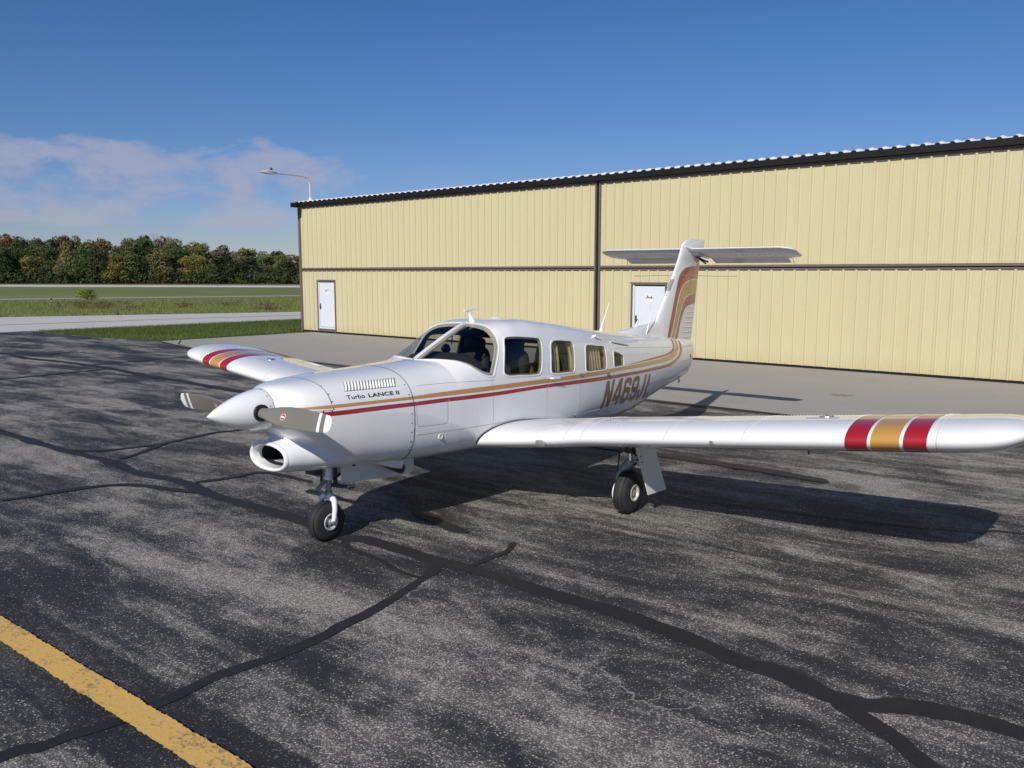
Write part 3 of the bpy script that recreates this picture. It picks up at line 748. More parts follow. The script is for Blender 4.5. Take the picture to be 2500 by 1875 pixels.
def tree(px, depth, top_px, kind, width, k):
    p = ground_at(px, depth); h = 2.386+(666-top_px)/2047.76*depth
    lm, lab, grp, br = KIND[kind]
    t = thing('woodland_tree', lab, 'tree', (p.x, p.y, -0.07), k*1.7, grp)
    if kind == 'grey' and k % 2:
        pass
    c = bpy.data.objects.new('crown', crown_meshes[k % 9]); link(c, t); c.scale = (width*br, width*br, h/1.0)
    c.material_slots[0].link = 'OBJECT'; c.material_slots[0].material = MATS[lm]
    tr = bpy.data.objects.new('trunk', trunk_meshes[k % 9]); link(tr, t); tr.scale = (width*0.9, width*0.9, h)
    return t
k = 0
for i, px in enumerate(np.linspace(-330, 800, 30)):
    tp = np.interp(px, TOPS[:, 0], TOPS[:, 1]); depth = 203+rnd.uniform(-3, 4)-0.012*px
    tree(px+rnd.uniform(-12, 12), depth, tp+rnd.uniform(12, 42), front[i], rnd.uniform(8.5, 11), k); k += 1
for i, px in enumerate(np.linspace(-320, 790, 24)):
    tp = np.interp(px, TOPS[:, 0], TOPS[:, 1]); depth = 218+rnd.uniform(-3, 5)-0.012*px
    tree(px+rnd.uniform(-14, 14), depth, tp+rnd.uniform(-5, 8), back[i], rnd.uniform(9, 12), k); k += 1
back2 = ['olive','rust','green','rust','olive','green','yellow','grey','dark','olive','grey','green','rust','yellow','dark','olive','green','rust','olive']
for i, px in enumerate(np.linspace(-330, 800, 19)):
    tp = np.interp(px, TOPS[:, 0], TOPS[:, 1]); depth = 232+rnd.uniform(-3, 4)-0.012*px
    tree(px+rnd.uniform(-14, 14), depth, tp+rnd.uniform(-2, 9), back2[i], rnd.uniform(11, 15), k); k += 1
for px, tp in ((393, 563), (46, 566), (520, 584)):
    p = ground_at(px, 226); h = (2.386+(666-tp)/2047.76*226)
    t = thing('bare_tree', 'pale leafless tree with fine twigs rising above the woodland', 'tree', (p.x, p.y, -0.07), px, 'leafless trees above the woodland')
    m = twig_mesh(px); o = m.make('trunk', 'bark_pale', t, True, fix=False); zmax = max(q[2] for q in m.v); o.scale = (h*0.42, h*0.42, h/zmax)
p = ground_at(318, 199)
t = thing('dead_snag', 'pale forked dead trunk standing at the wood edge', 'dead tree', (p.x, p.y, -0.07))
m = MB(); m.tube([(0, 0, 0), (0.1, 0, 2.0), (0, 0, 3.2), (-0.3, 0, 4.2)], [0.16, 0.12, 0.10, 0.04], 7); m.tube([(0.02, 0, 3.0), (0.35, 0, 3.6), (0.4, 0, 4.3)], [0.09, 0.06, 0.03], 6); m.make('trunk', 'bark_pale', t, True)
# undergrowth closing the foot of the wood
lob = []
for px in np.linspace(-340, 820, 120):
    for dpt in (200, 206, 214):
        p = ground_at(px+rnd.uniform(-6, 6), dpt-0.012*px+rnd.uniform(-2, 2)); lob.append((p.x, p.y, 1.0, rnd.uniform(1.0, 1.8), rnd.uniform(1.0, 1.8), rnd.uniform(1.2, 3.2)))
v, f = leaf_cloud(lob, 26000, 0.33, 77)
o = link(bpy.data.objects.new('undergrowth', fast_mesh('undergrowth', v, f, 'leaf_dark'))); tag(o, 'dark tangled undergrowth along the foot of the woodland', 'undergrowth', kind='stuff')

# ------------------------------------------------------------------ field plants, markers, near grass
def bush(px, depth, w, h, mat, name, label, cat, n=900, sz=0.10):
    p = ground_at(px, depth); t = thing(name, label, cat, (p.x, p.y, -0.07)); g = random.Random(int(px))
    lobes = [(g.uniform(-.8, .8)*w/2, g.uniform(-.5, .5)*w/2, g.uniform(.2, .8)*h, w*g.uniform(.12, .22), w*g.uniform(.12, .22), h*g.uniform(.12, .25)) for _ in range(12)]
    lobes.append((0.15*w, 0, h*0.45, w*0.3, w*0.3, h*0.45))
    v, f = leaf_cloud(lobes, n, sz, int(px)+5, 0.35)
    link(bpy.data.objects.new('foliage', fast_mesh('foliage', v, f, mat)), t)
    m = MB()
    for i in range(7): a = i*0.9; m.tube([(0, 0, 0), (math.cos(a)*w*0.15, math.sin(a)*w*.15, h*0.5), (math.cos(a)*w*.3, math.sin(a)*w*.3, h*0.85)], [0.03, 0.02, 0.008], 5)
    m.make('stem', 'bark', t, True)
bush(217, 78.0, 2.4, 1.12, 'leaf_bush', 'field_bush', 'bright yellow-green bush beside the far taxiway', 'bush', 1700, 0.085)
# rough tussocks in the mown field
cl = []
for (px, dep, n, spread, h) in ((235, 59, 52, 3.0, 0.55), (330, 56, 14, 2.0, 0.25), (445, 60, 18, 1.2, 0.34), (565, 62, 14, 1.2, 0.34), (660, 57, 28, 1.6, 0.46), (520, 66, 16, 7, 0.3), (120, 64, 8, 5, 0.25)):
    p = ground_at(px, dep)
    for _ in range(n): cl.append((p.x+rnd.gauss(0, spread*0.4), p.y+rnd.gauss(0, spread*0.4), h*0.35, 0.22, 0.22, h*0.55))
v, f = leaf_cloud(cl, 3600, 0.10, 31, 0.18)
tag(link(bpy.data.objects.new('dry_weeds', fast_mesh('dry_weeds', v, f, 'weed_brown'))), 'patches of dry brown weeds in the grass field', 'weeds', kind='stuff')
def marker(px, depth, label):
    p = ground_at(px, depth); t = thing('taxiway_light', label, 'marker light', (p.x, p.y, -0.07), 0, None); t.scale = (0.75,)*3
    m = MB(); m.lathe((0, 0, 0), (0, 0, 1), [(0, 0.0), (0, 0.10), (0.03, 0.10), (0.05, 0.045), (0.30, 0.045), (0.30, 0.0)], 12); m.make('base', 'marker_yellow', t, True)
    m = MB(); m.lathe((0, 0, 0.30), (0, 0, 1), [(0, 0.0), (0, 0.085), (0.10, 0.095), (0.17, 0.07), (0.20, 0.0)], 12); m.make('lens', 'headset_navy', t, True)
marker(289, 45.6, 'yellow edge light with dark lens in the grass by the near taxiway')
marker(130, 72.0, 'small edge light beside the far thin taxiway')
marker(44, 172.0, 'tiny edge light on the near verge of the pale runway close to the wood')
marker(536, 150.0, 'tiny edge light on the pale runway verge toward the hangar')
# grass blades on the island between ramp, apron and taxiway, and along the taxiway far verge
def blades(poly, n, h, seed, zoff=-0.07, edge_brown=False):
    g = np.random.default_rng(seed); P = np.array(G(poly), float); lo, hi = P.min(0), P.max(0); pts = []
    tot = 0
    while tot < n:
        q = g.uniform(lo, hi, (n*2, 2)); ins = np.zeros(len(q), bool); j = len(P)-1
        for i in range(len(P)):
            c_ = ((P[i, 1] > q[:, 1]) != (P[j, 1] > q[:, 1])) & (q[:, 0] < (P[j, 0]-P[i, 0])*(q[:, 1]-P[i, 1])/(P[j, 1]-P[i, 1]+1e-12)+P[i, 0]); ins ^= c_; j = i
        pts.append(q[ins]); tot += ins.sum()
    q = np.concatenate(pts)[:n]; m = len(q); a = g.uniform(0, 6.28, m); w = g.uniform(0.006, 0.014, m); hh = h*g.uniform(0.4, 1.3, m)
    ln = g.normal(scale=0.35, size=(m, 2))*hh[:, None]; dx = np.stack([np.cos(a), np.sin(a)], 1)*w[:, None]
    v = np.zeros((m, 3, 3)); v[:, 0, :2] = q-dx; v[:, 1, :2] = q+dx; v[:, 2, :2] = q+ln; v[:, :2, 2] = zoff; v[:, 2, 2] = zoff+hh
    return v.reshape(-1, 3), np.arange(m*3).reshape(-1, 3)
v, f = blades([(10.98, -31.6), (10.75, -26.5), (11.2, -22.4), (14, -22.2), (17.6, -22.75), (24, -24), (34, -27), (23.3, -30.2)], 90000, 0.13, 5)
tag(link(bpy.data.objects.new('mown_grass', fast_mesh('mown_grass', v, f, 'grass_blade'))), 'mown green grass island between the ramp, apron and taxiway', 'grass', kind='stuff')
v, f = blades([(14.6, -45.4), (29.5, -37.8), (46, -34), (50, -62), (30, -75), (8, -70), (-6, -50)], 70000, 0.20, 6)
tag(link(bpy.data.objects.new('field_grass', fast_mesh('field_grass', v, f, 'grass_blade'))), 'longer field grass beyond the near taxiway', 'grass', kind='stuff')

# ------------------------------------------------------------------ aircraft (s = aft -> world Y, y = left -> world X)
plane = thing('light_aircraft', 'white single-engine low-wing T-tail airplane with red and gold stripes on the ramp', 'airplane', (0, 1.9, 0), world_children=True)
def W(s, y, z): return (y, s, z)

class Sections:
    """dense lookup of the body surface: fraction t of the half girth from keel to crown"""
    def __init__(q, n=260):
        q.S = np.concatenate([np.linspace(-0.30, 1.4799, 150), np.linspace(1.48, 7.55, 560)]); q.n = n
        q.P = np.array([section(s, n) for s in q.S]); q.L = np.array([np.hypot(*np.diff(p, axis=0).T).sum() for p in q.P])
    def at(q, s, t):
        s = np.asarray(s, float); t = np.asarray(t, float)
        i = np.clip(np.searchsorted(q.S, s, side='right')-1, 0, len(q.S)-2); u = np.clip((s-q.S[i])/(q.S[i+1]-q.S[i]), 0, 1)
        x = np.clip(t, 0, 1)*(q.n-1); k = np.clip(x.astype(int), 0, q.n-2); w = x-k
        def pick(ii): return q.P[ii, k]*(1-w)[..., None]+q.P[ii, k+1]*w[..., None]
        return pick(i)*(1-u)[..., None]+pick(i+1)*u[..., None]
    def t_of(q, s, y, z):
        i = int(np.argmin(abs(q.S-s))); return float(np.argmin((q.P[i, :, 0]-abs(y))**2+(q.P[i, :, 1]-z)**2))/(q.n-1)
    def girth(q, s): return np.interp(s, q.S, q.L)
SEC = Sections()
def surf(s, t, side=1, off=0.0):
    """points on the body; off = outward offset"""
    p = SEC.at(s, t); s = np.asarray(s, float)
    if off:
        e = 0.004; pa = SEC.at(s, np.clip(t-e, 0, 1)); pb = SEC.at(s, np.clip(t+e, 0, 1)); d = pb-pa
        n = np.stack([d[..., 1], -d[..., 0]], -1); n /= np.linalg.norm(n, axis=-1)[..., None]+1e-12
        p = p+n*off
    return np.stack([p[..., 0]*side, s, p[..., 1]], -1)

# window outlines read as (s, y, z) on the left flank
WIN_RAW = {
 'windscreen': [(1.475,.020,1.547),(1.502,.182,1.551),(1.550,.333,1.548),(1.637,.461,1.530),(1.700,.520,1.503),(1.791,.574,1.437),(1.878,.595,1.395),(1.950,.604,1.380),(1.985,.603,1.395),(2.014,.597,1.450),(2.071,.580,1.549),(2.122,.553,1.647),(2.148,.512,1.726),(2.169,.433,1.803),(2.195,.330,1.848),(2.215,.220,1.862),(2.232,.100,1.868),(2.240,.020,1.870),(2.10,.020,1.82),(1.90,.020,1.74),(1.70,.020,1.65),(1.56,.020,1.588)],
 'w1': [(2.270,.535,1.742),(2.40,.54,1.738),(2.561,.551,1.729),(2.740,.559,1.712),(2.800,.565,1.690),(2.815,.572,1.640),(2.794,.600,1.500),(2.768,.613,1.380),(2.735,.620,1.338),(2.65,.62,1.330),(2.470,.621,1.337),(2.25,.618,1.348),(2.165,.617,1.368),(2.138,.612,1.410),(2.155,.599,1.499),(2.195,.575,1.640),(2.225,.55,1.715)],
 'w2': [(3.070,.559,1.662),(3.20,.555,1.658),(3.302,.55,1.648),(3.410,.546,1.632),(3.452,.552,1.600),(3.455,.556,1.550),(3.435,.590,1.360),(3.418,.599,1.305),(3.375,.603,1.286),(3.159,.612,1.296),(3.00,.615,1.305),(2.955,.617,1.335),(2.958,.605,1.45),(2.978,.58,1.58),(3.005,.57,1.635)],
 'w3': [(3.785,.531,1.560),(3.90,.52,1.554),(4.013,.509,1.540),(4.170,.490,1.520),(4.222,.487,1.490),(4.226,.495,1.440),(4.212,.535,1.300),(4.195,.543,1.254),(4.150,.547,1.240),(3.925,.569,1.250),(3.725,.585,1.262),(3.685,.587,1.295),(3.692,.575,1.40),(3.710,.555,1.50),(3.735,.54,1.545)],
 'w4': [(4.462,.490,1.435),(4.500,.482,1.428),(4.600,.470,1.400),(4.690,.467,1.362),(4.712,.474,1.330),(4.708,.485,1.275),(4.690,.492,1.244),(4.650,.497,1.238),(4.445,.522,1.243),(4.415,.524,1.262),(4.422,.51,1.34),(4.435,.495,1.41)]}
WIN = {}
for k_, pts in WIN_RAW.items():
    q = np.array([(s, SEC.t_of(s, y, z)) for s, y, z in pts])
    if k_ == 'windscreen':
        a = catmull(q[:18], 8); b = np.array([(s, tt) for s, tt in q[18:]]); b = np.concatenate([[a[-1]], b, [a[0]]]); b = np.stack([np.interp(np.linspace(0, len(b)-1, 60), np.arange(len(b)), b[:, i]) for i in (0, 1)], 1)
        q = np.concatenate([a, b[1:-1]])
    else: q = catmull(q, 7, True)
    WIN[k_] = q
def inside(poly, x, y):
    ins = np.zeros(np.shape(x), bool); j = len(poly)-1
    for i in range(len(poly)):
        xi, yi = poly[i]; xj, yj = poly[j]
        ins ^= ((yi > y) != (yj > y)) & (x < (xj-xi)*(y-yi)/(yj-yi+1e-15)+xi); j = i
    return ins

SEAM = 0.905
s_list = np.concatenate([np.linspace(SEAM, 1.479, 46), np.arange(1.4801, 4.86, 0.0125), np.linspace(4.87, 7.55, 70)])
NT = 150
def build_body():
    T = np.linspace(0, 1, NT+1); Sg, Tg = np.meshgrid(s_list, T, indexing='ij')
    ns = len(s_list); idx = np.arange(ns*(NT+1)).reshape(ns, NT+1)
    fc = np.stack([idx[:-1, :-1], idx[1:, :-1], idx[1:, 1:], idx[:-1, 1:]], -1).reshape(-1, 4)
    cs = ((Sg[:-1, :-1]+Sg[1:, 1:])/2).ravel(); ct = ((Tg[:-1, :-1]+Tg[1:, 1:])/2).ravel()
    sv, tv = Sg.ravel().copy(), Tg.ravel().copy(); owner = np.full(len(fc), -1)
    for wi, (k, poly) in enumerate(WIN.items()): owner[inside(poly, cs, ct)] = wi
    for wi, (k, poly) in enumerate(WIN.items()):
        inn = np.zeros(len(sv), bool); inn[fc[owner == wi].ravel()] = True
        out = np.zeros(len(sv), bool); out[fc[owner != wi].ravel()] = True
        L = SEC.girth(poly[:, 0].mean()); pm = poly*np.array([1, L])
        a = pm; b = np.roll(pm, -1, 0); ab = b-a
        for vi in np.where(inn & out)[0]:
            p = np.array([sv[vi], tv[vi]*L]); u = np.clip(((p-a)*ab).sum(1)/((ab**2).sum(1)+1e-15), 0, 1); c = a+ab*u[:, None]
            j = np.argmin(((c-p)**2).sum(1)); sv[vi], tv[vi] = c[j, 0], c[j, 1]/L
    return sv, tv, fc, owner
BS, BT, BF, BO = build_body()
def both(fn_verts, faces):
    """left and right copies as one mesh (right one mirrored, faces turned)"""
    vl = fn_verts(1); vr = fn_verts(-1); n = len(vl)
    return np.concatenate([vl, vr]), np.concatenate([faces, faces[:, ::-1]+n])
keep = BF[BO < 0]
v, f = both(lambda sd: surf(BS, BT, sd), keep[:, ::-1])
def compact(v, f):
    u, inv = np.unique(f.ravel(), return_inverse=True); return v[u], inv.reshape(f.shape)
v, f = compact(v, f)
fus = link(bpy.data.objects.new('fuselage', mesh('fuselage', v, f, 'white_paint', True, fix=True)), plane)
# tail end cap and joint with the cowl
ring = surf(np.full(40, 7.55), np.linspace(0, 1, 40)); cap = np.concatenate([ring, ring[::-1]*np.array([-1, 1, 1])])
obj('tail_end_cap', cap, [tuple(range(len(cap)))], 'white_paint', fus, False)
# cabin lining just inside the skin
sel = (BO < 0); cs_ = BS[BF].mean(1); sel &= (cs_ > 1.50) & (cs_ < 4.80)
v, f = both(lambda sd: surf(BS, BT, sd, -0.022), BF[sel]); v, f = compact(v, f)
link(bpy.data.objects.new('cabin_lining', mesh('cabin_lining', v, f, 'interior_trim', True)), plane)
for s_b in (1.50, 4.80):
    ring = surf(np.full(40, s_b), np.linspace(0, 1, 40), 1, -0.022); cap = np.concatenate([ring, ring[::-1]*np.array([-1, 1, 1])])
    obj('bulkhead', cap, [tuple(range(len(cap)))], 'interior_trim', plane, False)
# panes and frames
def pane(key, wi, sd, name, mat):
    v = surf(BS, BT, sd, -0.004); f = BF[BO == wi]; f = f[:, ::-1] if sd > 0 else f
    v, f = compact(v, f); return link(bpy.data.objects.new(name, mesh(name, v, f, mat, True)), plane)
def frame(key, sd, parent, name, mat, a, b, depth, lift=0.003):
    """band round an opening from a (inward) to b (outward), turned in at the inner edge"""
    poly = WIN[key]; L = SEC.girth(poly[:, 0].mean()); p = poly*np.array([1, L]); d = np.roll(p, -1, 0)-np.roll(p, 1, 0); d /= np.linalg.norm(d, axis=1)[:, None]+1e-12
    n = np.stack([d[:, 1], -d[:, 0]], 1); area = 0.5*np.sum(p[:, 0]*np.roll(p[:, 1], -1)-np.roll(p[:, 0], -1)*p[:, 1])
    if area < 0: n = -n
    rows = []
    for o_, l_ in ((a, -depth), (a, lift), ((a+b)/2, lift+0.002), (b, lift), (b+0.002, -0.002)):
        q = p+n*o_; rows.append(surf(q[:, 0], q[:, 1]/L, sd, l_))
    m = len(p); v = np.concatenate(rows); f = []
    for r_ in range(4):
        for i in range(m):
            j = (i+1) % m; q = (r_*m+i, r_*m+j, (r_+1)*m+j, (r_+1)*m+i); f.append(q if sd > 0 else q[::-1])
    return obj(name, v, f, mat, parent, True, auto=50)
for sd in (1, -1):
    w = pane('windscreen', 0, sd, 'windscreen_pane', 'plexiglass')
    frame('windscreen', sd, w, 'windscreen_frame', 'white_paint', -0.003, 0.016, 0.006)
    frame('windscreen', sd, w, 'windscreen_inner_trim', 'liner_cream', -0.032, -0.007, 0.030, -0.012)
    for i, k_ in enumerate(('w1', 'w2', 'w3', 'w4')):
        w = pane(k_, i+1, sd, 'cabin_window', 'smoked_plexiglass')
        frame(k_, sd, w, 'window_frame', 'white_paint', -0.004, 0.014, 0.008)
        frame(k_, sd, w, 'window_inner_trim', 'liner_cream', -0.016, -0.005, 0.030, -0.010)
# centre post between the two panes
ss = np.linspace(1.462, 2.25, 40); tt = np.full(40, 1.0); zc = SEC.at(ss, tt)[:, 1]
v = []; f = []
for s, z in zip(ss, zc): v += [(-0.024, s, z-0.012), (-0.019, s, z+0.007), (0.019, s, z+0.007), (0.024, s, z-0.012)]
for i in range(39):
    for k in range(3): q = 4*i+k; f.append((q, q+1, q+5, q+4))
obj('windscreen_post', v, f, 'white_paint', plane, True, fix=True, auto=40)
m = MB(); m.tube([(0.09, 2.20, 1.835), (0.02, 2.02, 1.765), (0.03, 2.0, 1.66)], 0.007, 6); m.make('mirror_stem', 'dark_metal', plane, True)

# ---- cowling: smooth nose body blended with the chin scoop
def loft(rings, cap=True):
    m = len(rings[0]); v = [tuple(p) for r in rings for p in r]; f = []
    for i in range(len(rings)-1):
        for k in range(m): a = i*m+k; b = i*m+(k+1) % m; f.append((a, b, b+m, a+m))
    if cap: f.append(tuple(range(m-1, -1, -1))); e = (len(rings)-1)*m; f.append(tuple(e+k for k in range(m)))
    return v, f
rings = []
for s in np.concatenate([np.linspace(-0.30, -0.02, 24), np.linspace(0.02, 1.02, 36)]):
    h = section(s, 40); full = np.concatenate([h, h[-2:0:-1]*np.array([-1, 1])])
    if s > 0.94: full = full*0.97+np.array([0, 1.1*0.03])
    rings.append([(p[0], s, p[1]) for p in full])
v1, f1 = loft(rings)
def oval(s, zc, hw, hh, n=56, e=2.25):
    r = []
    for k in range(n):
        a = 2*math.pi*k/n; c, q = math.cos(a), math.sin(a)
        r.append((hw*math.copysign(abs(c)**(2/e), c), s, zc+hh*math.copysign(abs(q)**(2/e), q)))
    return r
sc = [(-0.265, .868, .232, .105), (-0.255, .868, .246, .118), (-0.225, .868, .258, .128), (-0.17, .869, .270, .140), (-0.08, .870, .290, .156), (0.03, .872, .322, .172), (0.16, .872, .362, .183), (0.32, .865, .405, .186), (0.50, .86, .43, .180), (0.70, .86, .44, .160)]
sr = []
for i in range(len(sc)-1):
    for u in np.linspace(0, 1, 6, endpoint=False):
        a = [sc[i][k]*(1-u)+sc[i+1][k]*u for k in range(4)]; sr.append(oval(*a))
sr.append(oval(*sc[-1]))
v2, f2 = loft(sr)
def solid(v, f):
    me = bpy.data.meshes.new('tmp'); me.from_pydata(v, [], f); bm = bmesh.new(); bm.from_mesh(me); bmesh.ops.recalc_face_normals(bm, faces=bm.faces); bm.to_mesh(me); bm.free()
    o = bpy.data.objects.new('tmp', me); col.objects.link(o); return o
def eval_mesh(o):
    dg = bpy.context.evaluated_depsgraph_get(); dg.update(); return bpy.data.meshes.new_from_object(o.evaluated_get(dg))
bm = bmesh.new()
for vv, ff in ((v1, f1), (v2, f2)):
    o = solid(vv, ff); bm.from_mesh(o.data); bpy.data.objects.remove(o)
me = bpy.data.meshes.new('tmp'); bm.to_mesh(me); bm.free(); o = bpy.data.objects.new('tmp', me); col.objects.link(o)
md = o.modifiers.new('r', 'REMESH'); md.mode = 'VOXEL'; md.voxel_size = 0.010; md.use_smooth_shade = True
ms = o.modifiers.new('s', 'SMOOTH'); ms.factor = 0.5; ms.iterations = 26
me = eval_mesh(o); bpy.data.objects.remove(o)
# hollow the scoop mouth: drop the front faces of the scoop inside the lip oval
bm = bmesh.new(); bm.from_mesh(me); dele = []
for fc in bm.faces:
    c = fc.calc_center_median()
    if c.y < 0.12 and (abs(c.x)/0.222)**2.25+(abs(c.z-0.868)/0.096)**2.25 < 1 and c.y < -0.2: dele.append(fc)
    elif c.y > SEAM-0.002: dele.append(fc)
bmesh.ops.delete(bm, geom=dele, context='FACES'); bm.to_mesh(me); bm.free()
me.materials.clear(); me.materials.append(MATS['white_paint']); me.polygons.foreach_set('use_smooth', np.ones(len(me.polygons), bool)); me.name = 'cowling'
cowl = link(bpy.data.objects.new('cowling', me), plane)
# lip ring and dark duct of the scoop
lr = []
for (s, dw, dh) in ((-0.172, -0.038, -0.031), (-0.20, -0.036, -0.030), (-0.235, -0.034, -0.028), (-0.264, -0.026, -0.022), (-0.272, -0.014, -0.012), (-0.268, -0.003, -0.002), (-0.252, 0.005, 0.005), (-0.225, 0.006, 0.006), (-0.20, -0.004, -0.004)):
    lr.append(oval(s, .868, .246+dw, .118+dh, 72))
v, f = loft(lr, False); obj('scoop_lip', v, f, 'white_paint', cowl, True, fix=False)
dr_ = [oval(-0.173, .868, .207, .086, 48), oval(-0.02, .868, .210, .088, 48), oval(0.12, .868, .22, .09, 48), oval(0.20, .868, .22, .09, 48)]
v, f = loft(dr_, False); n_ = 48; f.append(tuple(len(v)-n_+k for k in range(n_)))
obj('scoop_duct', v, f, 'interior_dark', cowl, True)
m = MB(); m.box((-0.15, -0.11, 0.790), (0.15, 0.16, 0.796)); m.make('duct_floor', 'seam_soft', cowl)
ll = MB(); ll.lathe((-0.015, -0.005, 0.890), (0.1, -1, 0.02), [(-0.07, 0.0), (-0.045, 0.030), (0.0, 0.050), (0.006, 0.053)], 24); lo = ll.make('landing_light', 'chrome', cowl, True)
ll = MB(); ll.lathe((-0.015, -0.008, 0.890), (0.1, -1, 0.02), [(0.0, 0.050), (0.012, 0.034), (0.016, 0.0)], 24); ll.make('light_lens', 'plexiglass', lo, True)

# ---- ray helper to lay paint and trim on the skin
def bvh_of(*objs):
    v = []; f = []
    for o in objs:
        b = len(v); v += [tuple(x.co) for x in o.data.vertices]; f += [tuple(i+b for i in p.vertices) for p in o.data.polygons]
    return BVHTree.FromPolygons(v, f)
BODY = bvh_of(fus, cowl)
def stick(s, z, side, off, tree=BODY):
    h = tree.ray_cast(Vector((side*2.0, s, z)), Vector((-side, 0, 0)))
    if h[0] is None:
        y = float(half_width(s, min(z, 9))); return Vector((side*(y+off), s, z))
    n = h[1] if h[1].x*side > 0 else -h[1]
    return h[0]+n*off
def ribbon(name, lo, hi, mat, parent, side, off=0.0016, rows=5, step=0.03, tree=None, sm=True):
    """painted band between two edge lines given as (s, z)"""
    def rs(p, n):
        c = catmull(p, 10) if sm else np.array(p, float); L = np.concatenate([[0], np.cumsum(np.hypot(*np.diff(c, axis=0).T))]); k = np.linspace(0, L[-1], n); return np.stack([np.interp(k, L, c[:, 0]), np.interp(k, L, c[:, 1])], 1)
    n = max(8, int(np.hypot(*np.diff(np.array(lo), axis=0).T).sum()/step)); A, B = rs(lo, n), rs(hi, n); v = []; f = []
    for i in range(n):
        for r_ in range(rows+1):
            p = A[i]*(1-r_/rows)+B[i]*(r_/rows); v.append(stick(p[0], p[1], side, off, tree or BODY))
    for i in range(n-1):
        for r_ in range(rows): q = i*(rows+1)+r_; g = (q, q+rows+1, q+rows+2, q+1); f.append(g if side > 0 else g[::-1])
    return obj(name, v, f, mat, parent, True)
def clean_seams():
    pass
GOLD_T = [(-0.205,1.307),(0.045,1.309),(0.50,1.300),(0.904,1.292),(1.349,1.291),(1.99,1.283),(2.73,1.267),(3.47,1.249),(4.40,1.234),(4.75,1.228),(5.33,1.214),(5.66,1.213),(6.0,1.214),(6.226,1.222),(6.42,1.242),(6.58,1.275),(6.685,1.325),(6.735,1.375),(6.785,1.418)]
GOLD_B = [(-0.205,1.294),(0.041,1.283),(0.50,1.275),(0.898,1.265),(1.336,1.252),(1.99,1.239),(2.73,1.223),(3.47,1.203),(4.40,1.189),(4.75,1.182),(5.33,1.166),(5.66,1.163),(6.05,1.156),(6.30,1.160),(6.52,1.186),(6.69,1.232),(6.79,1.295),(6.835,1.350),(6.875,1.405)]
RED_T = [(-0.09,1.262),(0.04,1.257),(0.50,1.252),(0.892,1.241),(1.332,1.234),(1.99,1.217),(2.73,1.207),(3.47,1.186),(4.40,1.150),(4.75,1.142),(5.33,1.127),(5.66,1.122),(6.05,1.116),(6.32,1.122),(6.55,1.150),(6.74,1.205),(6.83,1.270),(6.87,1.330),(6.905,1.395)]
RED_B = [(-0.05,1.228),(0.036,1.220),(0.50,1.214),(0.886,1.207),(1.325,1.198),(1.99,1.180),(2.73,1.172),(3.47,1.144),(4.40,1.110),(4.75,1.103),(5.33,1.090),(5.66,1.083),(6.05,1.075),(6.34,1.082),(6.60,1.112),(6.80,1.170),(6.91,1.245),(6.955,1.315),(6.985,1.385)]
R1_T = [(4.76,1.2395),(5.21,1.246),(5.66,1.254),(6.10,1.257),(6.33,1.268),(6.49,1.292),(6.585,1.340),(6.625,1.385),(6.655,1.428)]
R1_B = [(4.76,1.2385),(5.21,1.234),(5.66,1.229),(6.08,1.230),(6.34,1.241),(6.53,1.267),(6.645,1.322),(6.695,1.372),(6.745,1.425)]
for sd in (1, -1):
    ribbon('gold_stripe', GOLD_B, GOLD_T, 'gold_paint', fus, sd)
    ribbon('red_stripe', RED_B, RED_T, 'red_paint', fus, sd)
    ribbon('red_stripe', R1_B, R1_T, 'red_paint', fus, sd)

# registration letters from thick strokes on a fine cell grid
def seg_d(px, py, a, b):
    ax, ay = a; bx, by = b; u = np.clip(((px-ax)*(bx-ax)+(py-ay)*(by-ay))/((bx-ax)**2+(by-ay)**2+1e-12), 0, 1); return np.hypot(px-ax-u*(bx-ax), py-ay-u*(by-ay))
GL = {'N': [[(.11,.0),(.11,1.0)],[(.14,.97),(.56,.03)],[(.59,.0),(.59,1.0)]],
 '4': [[(.50,.0),(.50,1.0)],[(.44,.98),(.08,.34)],[(.05,.29),(.68,.29)]],
 '6': [[(.59,.76),(.57,.86),(.45,.90),(.24,.90),(.12,.84),(.11,.70),(.11,.28),(.13,.14),(.25,.10),(.45,.10),(.57,.15),(.59,.28),(.59,.40),(.57,.49),(.45,.53),(.13,.53)]],
 '9': [[(.11,.24),(.13,.13),(.25,.10),(.46,.10),(.58,.16),(.59,.30),(.59,.72),(.57,.86),(.45,.90),(.25,.90),(.13,.85),(.11,.72),(.11,.60),(.13,.51),(.25,.47),(.57,.47)]],
 'J': [[(.08,.34),(.08,.20),(.13,.11),(.25,.10),(.36,.11),(.46,.16),(.48,.30),(.48,1.0)]],
 'L': [[(.11,1.0),(.11,.0)],[(.11,.10),(.60,.10)]]}
def glyph_cells(ch, nx=36, ny=52, th=0.100):
    gx = (np.arange(nx)+.5)/nx*0.70; gy = (np.arange(ny)+.5)/ny; X, Y = np.meshgrid(gx, gy); D = np.full(X.shape, 9.0)
    for ln in GL[ch]:
        for a, b in zip(ln[:-1], ln[1:]): D = np.minimum(D, seg_d(X, Y, a, b))
    return D < th, nx, ny
